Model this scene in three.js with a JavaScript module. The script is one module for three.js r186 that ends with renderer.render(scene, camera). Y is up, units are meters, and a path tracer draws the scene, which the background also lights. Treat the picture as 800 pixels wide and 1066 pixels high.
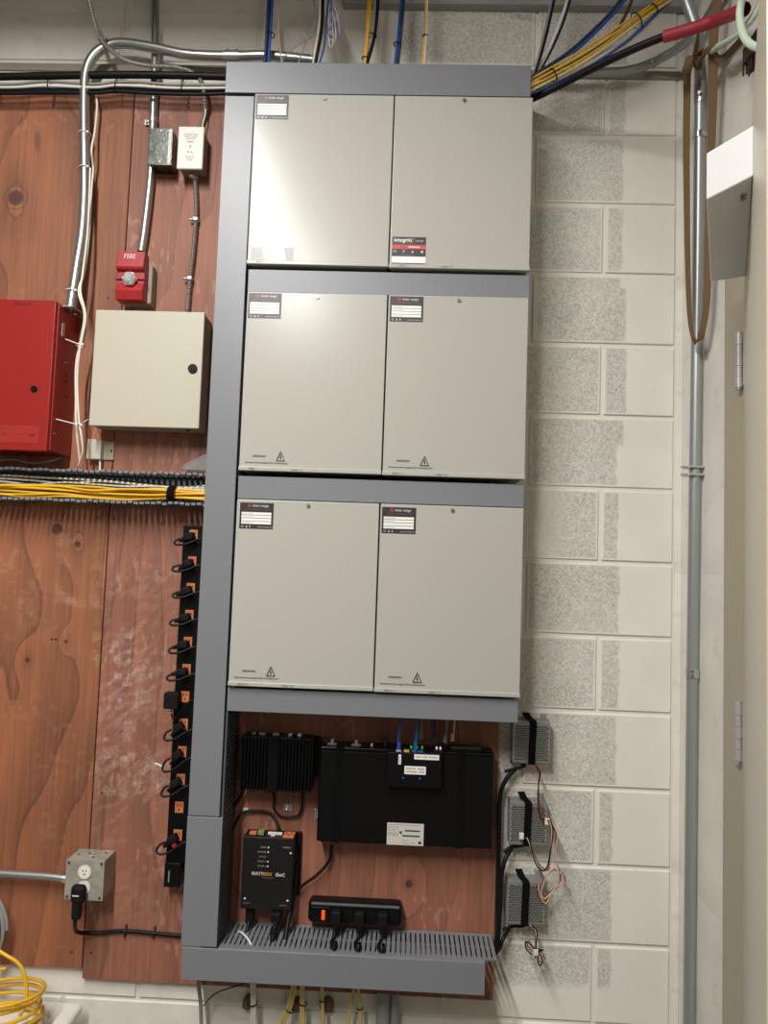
import * as THREE from 'three';
import { RoundedBoxGeometry } from 'three/addons/geometries/RoundedBoxGeometry.js';
import { mergeGeometries } from 'three/addons/utils/BufferGeometryUtils.js';
import { RectAreaLightUniformsLib } from 'three/addons/lights/RectAreaLightUniformsLib.js';

// ---------------------------------------------------------------- camera, light, exposure
const scene = new THREE.Scene();
const D2R = Math.PI / 180;
const camera = new THREE.PerspectiveCamera(2 * Math.atan(533 / 801) / D2R, 800 / 1066, 0.05, 50);
camera.position.set(-0.7294, 1.5923, 2.1405);
camera.rotation.order = 'YXZ';
camera.rotation.set(4.06 * D2R, 1.939 * D2R, 2.0035 * D2R);
const renderer = new THREE.WebGLRenderer({ antialias: true });
renderer.toneMapping = THREE.LinearToneMapping;
renderer.toneMappingExposure = 0.405;
renderer.shadowMap.enabled = true;
RectAreaLightUniformsLib.init();
scene.background = new THREE.Color(0x000000);
const LAMP_COLOR = new THREE.Color().setRGB(1.0, 0.98, 0.95);
const LAMPS = [   // tube fixtures: x, y of the glowing face, z centre, width (x), length (z), radiance
  [-1.58, 3.44, 1.84, 0.12, 1.22, 400],
  [-1.56, 3.44, 3.22, 0.12, 1.22, 560],
];

// ---------------------------------------------------------------- helpers
let seed = 12345;
const rnd = () => { seed = (seed * 1664525 + 1013904223) >>> 0; return seed / 4294967296; };
const rr = (a, b) => a + (b - a) * rnd();
const used = new Map();
function numbered(n) { const c = used.get(n) || 0; used.set(n, c + 1); return c ? n + '_' + String(c).padStart(3, '0') : n; }
const origin = new WeakMap();
function thing(name, label, category, o = [0, 0, 0], group, kind) {
  const g = new THREE.Group(); g.name = numbered(name); g.position.set(...o);
  g.userData = { label, category }; if (group) g.userData.group = group; if (kind) g.userData.kind = kind;
  origin.set(g, o); scene.add(g); return g;
}
function root(p) { while (p && !origin.has(p)) p = p.parent; return p ? origin.get(p) : [0, 0, 0]; }
function part(parent, name, geo, mat, label) {      // geometry given in room coordinates
  const o = root(parent); geo = geo.clone(); geo.translate(-o[0], -o[1], -o[2]);
  const m = new THREE.Mesh(geo, mat); m.name = name; m.castShadow = m.receiveShadow = true;
  if (label) m.userData.label = label;
  parent.add(m); return m;
}
function at(parent, name, geo, mat, x, y, z, rx = 0, ry = 0, rz = 0) {   // shared geometry placed at a room position
  const o = root(parent), m = new THREE.Mesh(geo, mat); m.name = name; m.castShadow = m.receiveShadow = true;
  m.position.set(x - o[0], y - o[1], z - o[2]); m.rotation.set(rx, ry, rz); parent.add(m); return m;
}
function structure(name, geo, mat, label, category) {
  const m = new THREE.Mesh(geo, mat); m.name = numbered(name); m.castShadow = m.receiveShadow = true;
  m.userData = { label, category, kind: 'structure' }; origin.set(m, [0, 0, 0]); scene.add(m); return m;
}
function lone(name, geo, mat, label, category, group) {
  geo.computeBoundingBox(); const b = geo.boundingBox, o = [(b.min.x + b.max.x) / 2, b.min.y, (b.min.z + b.max.z) / 2];
  geo.translate(-o[0], -o[1], -o[2]);
  const m = new THREE.Mesh(geo, mat); m.name = numbered(name); m.position.set(...o); m.castShadow = m.receiveShadow = true;
  m.userData = { label, category }; if (group) m.userData.group = group; scene.add(m); return m;
}
const merge = a => mergeGeometries(a.map(g => g.index ? g.toNonIndexed() : g));
function box(x0, x1, y0, y1, z0, z1, r = 0, s = 2) {
  const w = x1 - x0, h = y1 - y0, d = z1 - z0;
  const g = r ? new RoundedBoxGeometry(w, h, d, s, Math.min(r, w / 2.01, h / 2.01, d / 2.01)) : new THREE.BoxGeometry(w, h, d);
  g.translate((x0 + x1) / 2, (y0 + y1) / 2, (z0 + z1) / 2); return g;
}
function cyl(x, y, z, r, len, axis = 'z', seg = 16, r2 = r) {
  const g = new THREE.CylinderGeometry(r2, r, len, seg);
  if (axis === 'z') g.rotateX(Math.PI / 2); if (axis === 'x') g.rotateZ(Math.PI / 2);
  g.translate(x, y, z); return g;
}
const V = p => new THREE.Vector3(...p);
function curve(pts, tension = 0.5) { return new THREE.CatmullRomCurve3(pts.map(V), false, 'catmullrom', tension); }
function tube(pts, r, n, rs = 8) { const c = curve(pts); return new THREE.TubeGeometry(c, n || Math.max(8, pts.length * 6), r, rs); }
function ridged(pts, r, pitch = 0.008, amp = 0.4) {    // armoured flexible conduit
  const c = curve(pts), len = c.getLength(), n = Math.round(len / pitch) * 4, g = new THREE.TubeGeometry(c, n, r, 10);
  const p = g.attributes.position, nn = g.attributes.normal;
  for (let i = 0; i <= n; i++) { const k = (i % 4 < 2 ? 1 : -1) * amp * r * 0.5; for (let j = 0; j <= 10; j++) { const q = i * 11 + j; p.setXYZ(q, p.getX(q) + nn.getX(q) * k, p.getY(q) + nn.getY(q) * k, p.getZ(q) + nn.getZ(q) * k); } }
  g.computeVertexNormals(); return g;
}
function ribbon(pts, w, t, dir = [1, 0, 0], twist = 0, n = 60) {   // strap swept along pts; width lies along dir
  const c = curve(pts), P = [], I = [], d = V(dir).normalize();
  for (let i = 0; i <= n; i++) {
    const a = c.getPoint(i / n), tn = c.getTangent(i / n); let wv = d.clone().applyAxisAngle(tn, twist * i / n); wv.addScaledVector(tn, -wv.dot(tn)).normalize();
    const nv = tn.clone().cross(wv).normalize();
    for (const [u, v] of [[-1, -1], [1, -1], [1, 1], [-1, 1]]) { const q = a.clone().addScaledVector(wv, u * w / 2).addScaledVector(nv, v * t / 2); P.push(q.x, q.y, q.z); }
    if (i) for (let k = 0; k < 4; k++) { const b = (i - 1) * 4, e = i * 4, m = (k + 1) % 4; I.push(b + k, b + m, e + k, b + m, e + m, e + k); }
  }
  I.push(0, 2, 1, 0, 3, 2); const e = n * 4; I.push(e, e + 1, e + 2, e, e + 2, e + 3);
  let g = new THREE.BufferGeometry(); g.setAttribute('position', new THREE.Float32BufferAttribute(P, 3)); g.setIndex(I); g = g.toNonIndexed(); g.computeVertexNormals();
  g.setAttribute('uv', new THREE.Float32BufferAttribute(new Float32Array(g.attributes.position.count * 2), 2)); return g;
}
function uvXY(g, x0, y0, w, h) { const p = g.attributes.position, u = new Float32Array(p.count * 2); for (let i = 0; i < p.count; i++) { u[2 * i] = (p.getX(i) - x0) / w; u[2 * i + 1] = (p.getY(i) - y0) / h; } g.setAttribute('uv', new THREE.BufferAttribute(u, 2)); return g; }

// ---------------------------------------------------------------- noise and textures
const H = (x, y) => { let h = Math.imul(x, 374761393) + Math.imul(y, 668265263) | 0; h = Math.imul(h ^ (h >>> 13), 1274126177); return ((h ^ (h >>> 16)) >>> 0) / 4294967296; };
function noise(x, y) { const i = Math.floor(x), j = Math.floor(y), a = x - i, b = y - j, u = a * a * (3 - 2 * a), v = b * b * (3 - 2 * b); const p = H(i, j), q = H(i + 1, j), r = H(i, j + 1), s = H(i + 1, j + 1); return p + (q - p) * u + (r - p) * v + (p - q - r + s) * u * v; }
function fbm(x, y, o = 4) { let s = 0, a = 0.5, t = 0; for (let k = 0; k < o; k++) { s += a * noise(x, y); t += a; a *= 0.5; x = x * 2.03 + 17.1; y = y * 2.03 + 5.7; } return s / t; }
const sm = (a, b, x) => { const t = Math.min(1, Math.max(0, (x - a) / (b - a))); return t * t * (3 - 2 * t); };
const mix = (a, b, t) => a + (b - a) * t;
function texture(W, Hh, fn, srgb = true) {   // fn(u, v) -> [r, g, b] 0..255 ; v up
  const d = new Uint8Array(W * Hh * 4);
  for (let j = 0; j < Hh; j++) for (let i = 0; i < W; i++) { const c = fn((i + 0.5) / W, (j + 0.5) / Hh), k = 4 * (j * W + i); d[k] = c[0]; d[k + 1] = c[1]; d[k + 2] = c[2]; d[k + 3] = 255; }
  const t = new THREE.DataTexture(d, W, Hh); t.magFilter = THREE.LinearFilter; t.minFilter = THREE.LinearMipmapLinearFilter; t.generateMipmaps = true; t.wrapS = t.wrapT = THREE.RepeatWrapping;
  if (srgb) t.colorSpace = THREE.SRGBColorSpace; t.needsUpdate = true; return t;
}
function canvasTexture(w, h, draw) { const c = document.createElement('canvas'); c.width = w; c.height = h; draw(c.getContext('2d'), w, h); const t = new THREE.CanvasTexture(c); t.colorSpace = THREE.SRGBColorSpace; return t; }
const cl = v => Math.max(0, Math.min(255, v));

// concrete block: porous thinly painted face on the left, filled smooth paint towards the corner
const BX0 = -0.86, BW = 0.9, BY0 = 0.2, BH = 3.05;
const edgeX = y => -0.152 + (noise(3.3, Math.floor(y / 0.2032) * 1.7) - 0.5) * 0.02 + (noise(1.7, y * 40) - 0.5) * 0.008 + (y > 1.95 && y < 2.4 ? 0.016 : 0);
function porous(x, y) {          // 1 = porous face, 0 = filled paint
  let k = 1 - sm(-0.004, 0.004, x - edgeX(y));
  const lump = fbm(x * 14 + 3, y * 14, 3);
  k *= 1 - sm(0.0, 0.03, 0.515 - y + (lump - 0.5) * 0.03);
  if (y > 2.2352 && y < 2.4384) k *= 1 - sm(0.02, -0.02, x + 0.36 - (lump - 0.5) * 0.12) * sm(0.36, 0.46, lump + 0.06);
  if (y > 1.62 && y < 1.83) k *= mix(1, 0.35, sm(-0.25, -0.36, x));
  k *= mix(0.85, 1, sm(0.32, 0.55, fbm(x * 5 + 9, y * 5 + 2, 3)));
  return k;
}
const pits = (x, y) => { const a = noise(x * 300, y * 300), b = noise(x * 210 + 7, y * 210), c = noise(x * 560, y * 560 + 3); const d = H(Math.floor(x * 1140), Math.floor(y * 700)); return sm(0.40, 0.70, 0.22 * a + 0.2 * b + 0.26 * c + 0.32 * d); };
const jointMask = (x, y) => { const row = Math.floor(y / 0.2032), fy = Math.abs(y / 0.2032 - Math.round(y / 0.2032)) * 0.2032, xo = (row % 2) ? 0 : 0.2032, fx = Math.abs((x + xo) / 0.4064 - Math.round((x + xo) / 0.4064)) * 0.4064; return Math.min(fx, fy); };
const blockMap = texture(1024, 2048, (u, v) => {
  const x = BX0 + u * BW, y = BY0 + v * BH, k = porous(x, y) * sm(0.008, 0.014, jointMask(x, y)), p = pits(x, y) * k, b = fbm(x * 9, y * 9, 3) - 0.5, f = noise(x * 500, y * 500) - 0.5;
  const base = [224, 220, 210], g = 0.10 * k + 0.50 * p;
  return [0, 1, 2].map(i => cl(mix(base[i], [128, 129, 124][i], g) + b * 12 + f * 5 * (0.3 + k)));
});
const blockBump = texture(1024, 2048, (u, v) => { const x = BX0 + u * BW, y = BY0 + v * BH, k = porous(x, y) * sm(0.008, 0.014, jointMask(x, y)); const t = 200 - 110 * pits(x, y) * k + (fbm(x * 60, y * 60, 3) - 0.5) * 40; return [t, t, t]; }, false);
const paintMap = texture(512, 512, (u, v) => { const b = fbm(u * 8, v * 8, 4) - 0.5, s = sm(0.62, 0.8, fbm(u * 20 + 4, v * 30, 4)); return [cl(222 + b * 18 - s * 9), cl(218 + b * 18 - s * 10), cl(209 + b * 18 - s * 12)]; });
const paintBump = texture(512, 512, (u, v) => { const t = 128 + (fbm(u * 40, v * 40, 4) - 0.5) * 160; return [t, t, t]; }, false);
// stained plywood
function ply(x, y, o) {
  let w = x * o.freq + (fbm(x * 2.6 + o.s, y * 0.62 + o.s, 4) - 0.5) * o.amp;
  let knot = 0;
  for (const [kx, ky, r] of o.knots) { const dx = (x - kx), dy = (y - ky) * 0.62, q = Math.sqrt(dx * dx + dy * dy); w += Math.exp(-(q * q) / (r * r * 9)) * 0.9; knot = Math.max(knot, 1 - sm(r * 0.55, r * 0.9, Math.hypot(dx, y - ky))); const ring = Math.hypot(dx, y - ky) / r; if (ring < 2) knot = Math.max(knot, 0.45 * sm(0.12, 0.0, Math.abs(ring - 1.15))); }
  const fr = w - Math.floor(w), band = 0.75 * sm(0.15, 0.95, fr) * (1 - sm(0.95, 1, fr)) + sm(0.90, 0.955, fr) * (1 - sm(0.965, 0.998, fr)) * mix(0.4, 1, noise(x * 20, y * 3));
  const fibre = noise(x * 420, y * 9) * 0.6 + noise(x * 900 + 5, y * 22) * 0.4 - 0.5, blotch = fbm(x * 3.1 + 11, y * 2.2 + o.s, 4) - 0.5;
  const g = noise(x * 150 + 3, y * 4) - 0.5;
  return { band, fibre, blotch, knot, g };
}
const plyL = { freq: 12, amp: 7, s: 3.1, knots: [[-1.715, 1.665, 0.022], [-1.655, 1.625, 0.013], [-1.90, 2.62, 0.03], [-1.775, 1.30, 0.009], [-1.67, 1.355, 0.007]] };
const plyR = { freq: 8, amp: 6, s: 8.4, knots: [[-1.335, 1.663, 0.014], [-1.45, 2.28, 0.01], [-1.30, 0.62, 0.012], [-0.7, 0.75, 0.014]] };
const scuffL = (x, y) => { let s = 0.6 * sm(0.56, 0.7, fbm(x * 9, y * 26, 4)) * Math.exp(-(((y - 1.47) / 0.045) ** 2)); s += 0.35 * sm(0.60, 0.75, fbm(x * 30, y * 30 + 6, 3)) * sm(1.2, 1.5, y) * sm(1.9, 1.6, y); s += sm(0.73, 0.77, noise(x * 70, y * 70)) * 0.25 * sm(0.55, 0.7, noise(x * 6, y * 6)); return s; };
const scuffR = (x, y) => { const zone = Math.exp(-(((x + 1.50) / 0.085) ** 2)) * sm(0.75, 1.1, y) * sm(1.75, 1.2, y) + Math.exp(-(((x + 1.40) / 0.10) ** 2) - (((y - 0.9) / 0.17) ** 2)) * 1.1 + 0.25 * sm(0.5, 0.7, y) * sm(1.9, 1.4, y) * sm(-1.2, -1.3, x);
  const c = Math.cos(0.7), q = Math.sin(0.7), t = fbm((x * c + y * q) * 40, (y * c - x * q) * 95, 5), e = fbm(x * 12 + 5, y * 9, 4); const fine = 0.45 + 0.9 * sm(0.3, 0.7, noise(x * 260 + y * 90, y * 240 - x * 60)) * noise(x * 90, y * 90); return Math.min(1, zone) * fine * sm(0.42, 0.66, 0.55 * t + 0.45 * e) + 0.5 * sm(0.7, 0.76, noise(x * 110, y * 45)) * sm(0.58, 0.68, noise(x * 9 + 2, y * 9)); };
const plyMapL = texture(640, 2048, (u, v) => { const x = -2.15 + u * 0.6, y = 0.45 + v * 2.55, p = ply(x, y, plyL), s = scuffL(x, y); const yel = sm(0.45, 0.6, fbm(x * 40, y * 40, 3)) * Math.exp(-(((x + 1.585) / 0.018) ** 2) - (((y - 1.33) / 0.07) ** 2));
  return [146, 91, 62].map((c, i) => cl(mix(mix(mix(c * (1 - 0.16 * p.band + 0.16 * p.fibre + 0.30 * p.blotch + 0.1 * p.g), [62, 32, 22][i], 0.75 * p.knot), [205, 172, 150][i], 0.42 * s), [170, 140, 80][i], 0.6 * yel))); });
const plyMapR = texture(1024, 2048, (u, v) => { const x = -1.58 + u * 1.12, y = 0.45 + v * 2.55, p = ply(x, y, plyR), s = scuffR(x, y);
  return [146, 94, 74].map((c, i) => cl(mix(mix(c * (1 - 0.12 * p.band + 0.16 * p.fibre + 0.26 * p.blotch + 0.1 * p.g), [62, 32, 24][i], 0.7 * p.knot), [196, 178, 170][i], 0.5 * s))); });
const plyBump = texture(512, 1024, (u, v) => { const x = u * 0.6, y = v * 2.5; const t = 128 + 70 * (noise(x * 420, y * 9) - 0.5) + 60 * (fbm(x * 9, y * 3, 4) - 0.5); return [t, t, t]; }, false);
const galvMap = texture(256, 256, (u, v) => { const s = fbm(u * 14, v * 14, 4), t = noise(u * 24 + 3, v * 24); const g = 150 + (s - 0.5) * 90 + (t > 0.6 ? 14 : 0); return [cl(g), cl(g + 1), cl(g - 2)]; });
const dullMap = texture(256, 256, (u, v) => { const s = fbm(u * 6, v * 6, 4) - 0.5; return [cl(160 + s * 36), cl(157 + s * 36), cl(146 + s * 36)]; });
const webMap = texture(64, 256, (u, v) => { const t = (Math.sin(u * 60) * Math.sin(v * 700)) * 12 + (fbm(u * 6, v * 22, 3) - 0.5) * 40; return [cl(128 + t), cl(104 + t), cl(72 + t)]; });

const binMap = texture(256, 256, (u, v) => { const s = sm(0.55, 0.68, fbm((u + v) * 10, (u - v) * 38, 4)) * sm(0.42, 0.6, fbm(u * 5, v * 5 + 3, 3)), b = fbm(u * 6, v * 6, 3) - 0.5; return [222, 219, 211].map(c => cl(c + b * 12 - 70 * s)); });
const B = (hex, rough, spec) => new THREE.MeshPhysicalMaterial({ color: hex, roughness: rough, specularIntensity: spec });
const S = (hex, rough = 0.5, metal = 0, o = {}) => new THREE.MeshStandardMaterial({ color: hex, roughness: rough, metalness: metal, ...o });
const M = {
  block: S(0xffffff, 0.85, 0, { map: blockMap, bumpMap: blockBump, bumpScale: 0.0014 }),
  paint: S(0xffffff, 0.7, 0, { map: paintMap, bumpMap: paintBump, bumpScale: 0.0012 }),
  mortar: S(0xdcd8cd, 0.85), wall: S(0x77736c, 0.7, 0, { bumpMap: paintBump, bumpScale: 0.0008 }), sideWall: S(0xffffff, 0.6, 0, { map: paintMap, bumpMap: paintBump, bumpScale: 0.001 }),
  deck: S(0x9a9a96, 0.85), ceil: S(0xa3a19b, 0.8), floor: S(0x4a4742, 0.6), lintel: S(0x8d8578, 0.6),
  plyL: S(0xffffff, 0.62, 0, { map: plyMapL, bumpMap: plyBump, bumpScale: 0.0008 }), plyR: S(0xffffff, 0.62, 0, { map: plyMapR, bumpMap: plyBump, bumpScale: 0.0008 }), plyEdge: S(0x7a4632, 0.8),
  duct: S(0x787a7f, 0.4), ductIn: S(0x6e7176, 0.6), ductDark: S(0x4c4e52, 0.55),
  cab: new THREE.MeshPhysicalMaterial({ color: 0xafada5, roughness: 0.23, specularIntensity: 0.5, bumpMap: paintBump, bumpScale: 0.00005 }), cabBody: S(0xa5a299, 0.5), screw: S(0x84847f, 0.35, 0.9),
  red: S(0x8e1712, 0.36), redStrobe: S(0x9c2020, 0.4), beige: S(0xb8b2a0, 0.42), beigeDark: S(0x9c9480, 0.6), grayBox: S(0x8d8174, 0.6),
  emt: S(0xb4b4b0, 0.32, 0.85), emtDull: S(0x9b9c99, 0.45, 0.8), galv: S(0xa2a5a0, 0.26, 0.92, { map: galvMap }), steelBox: S(0xffffff, 0.5, 0.25, { map: dullMap }), zinc: S(0xc6c6c2, 0.32, 0.85), strapMetal: S(0xa9aaa7, 0.35, 0.85), condPaint: S(0xa2a5a5, 0.38, 0.6),
  black: B(0x0a0a0b, 0.42, 0.4), blackSoft: B(0x101010, 0.7, 0.4), blackGloss: B(0x080808, 0.25, 0.45), cord: B(0x0f0f0f, 0.5, 0.5), velcro: B(0x0d0d0f, 0.95, 0.2),
  white: S(0xd8d5cc, 0.45), whiteCable: S(0xd8d4c6, 0.45), grayCable: S(0x8c8b88, 0.5), yellow: S(0xd8a81e, 0.42), yellowPale: S(0xc9b469, 0.5), blue: S(0x1f4f96, 0.45), blueDark: S(0x1c2c4e, 0.5), lavender: S(0xa79cc0, 0.5), brownWire: S(0x5b3a2a, 0.5), redWire: S(0xa83a34, 0.45), pinkWire: S(0xc9a58e, 0.5), orangeOut: S(0xc9703c, 0.45), redSleeve: S(0x9a2834, 0.55),
  greenTerm: S(0x6f8a4a, 0.5), hose: S(0xb8bdb2, 0.4), hoseGreen: S(0xc4d6bd, 0.4), rust: S(0x7a3d32, 0.7), bristle: S(0x3a241c, 0.9), web: S(0xdcd6cc, 0.9, 0, { map: webMap }),
  door: S(0xb4ac99, 0.28), frame: S(0x9f9682, 0.42), hinge: S(0xc4c2bd, 0.32, 0.55), closer: S(0xd6d6d4, 0.4, 0.1), perf: S(0x9fa09c, 0.42, 0.6), dark: S(0x060606, 0.8), clear: new THREE.MeshPhysicalMaterial({ color: 0xe8ecec, roughness: 0.12, transmission: 0.85, thickness: 0 }),
  strobeGlass: new THREE.MeshPhysicalMaterial({ color: 0xe9ecec, roughness: 0.08, metalness: 0.55, clearcoat: 1, clearcoatRoughness: 0.03 }),
  lens: new THREE.MeshPhysicalMaterial({ color: 0xf2f4f4, roughness: 0.06, transmission: 0.7, thickness: 0.01, ior: 1.5 }), chrome: S(0xe6e6e6, 0.12, 1), bin: S(0xffffff, 0.5, 0, { map: binMap, bumpMap: paintBump, bumpScale: 0.0008 }),
  lampWhite: S(0xe8e8e4, 0.5), putty: S(0x6e5750, 0.9), contact: S(0x2a2a2a, 0.5),
  diffuser: new THREE.MeshStandardMaterial({ color: 0xffffff, roughness: 0.6, emissive: LAMP_COLOR, emissiveIntensity: 6 }),
  ledOrange: new THREE.MeshStandardMaterial({ color: 0xff5a10, roughness: 0.4, emissive: 0xff4a08, emissiveIntensity: 0.9 }),
  ledRed: new THREE.MeshStandardMaterial({ color: 0xff4030, roughness: 0.4, emissive: 0xff2a18, emissiveIntensity: 0.7 }),
  ledBlue: new THREE.MeshStandardMaterial({ color: 0x4060ff, roughness: 0.4, emissive: 0x2a3cff, emissiveIntensity: 2.2 }),
  ledWhite: new THREE.MeshStandardMaterial({ color: 0xffffff, roughness: 0.4, emissive: 0xffffff, emissiveIntensity: 0.8 }),
  ledGreen: new THREE.MeshStandardMaterial({ color: 0x70d060, roughness: 0.4, emissive: 0x50d040, emissiveIntensity: 0.7 }),
};
const printed = (w, h, draw, rough = 0.5) => new THREE.MeshStandardMaterial({ map: canvasTexture(w, h, draw), roughness: rough });
const decalMat = (w, h, draw) => new THREE.MeshStandardMaterial({ map: canvasTexture(w, h, draw), roughness: 0.5, transparent: true, polygonOffset: true, polygonOffsetFactor: -1 });
function plate(x0, x1, y0, y1, z, t = 0.0006) { return uvXY(box(x0, x1, y0, y1, z, z + t), x0, y0, x1 - x0, y1 - y0); }

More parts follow.
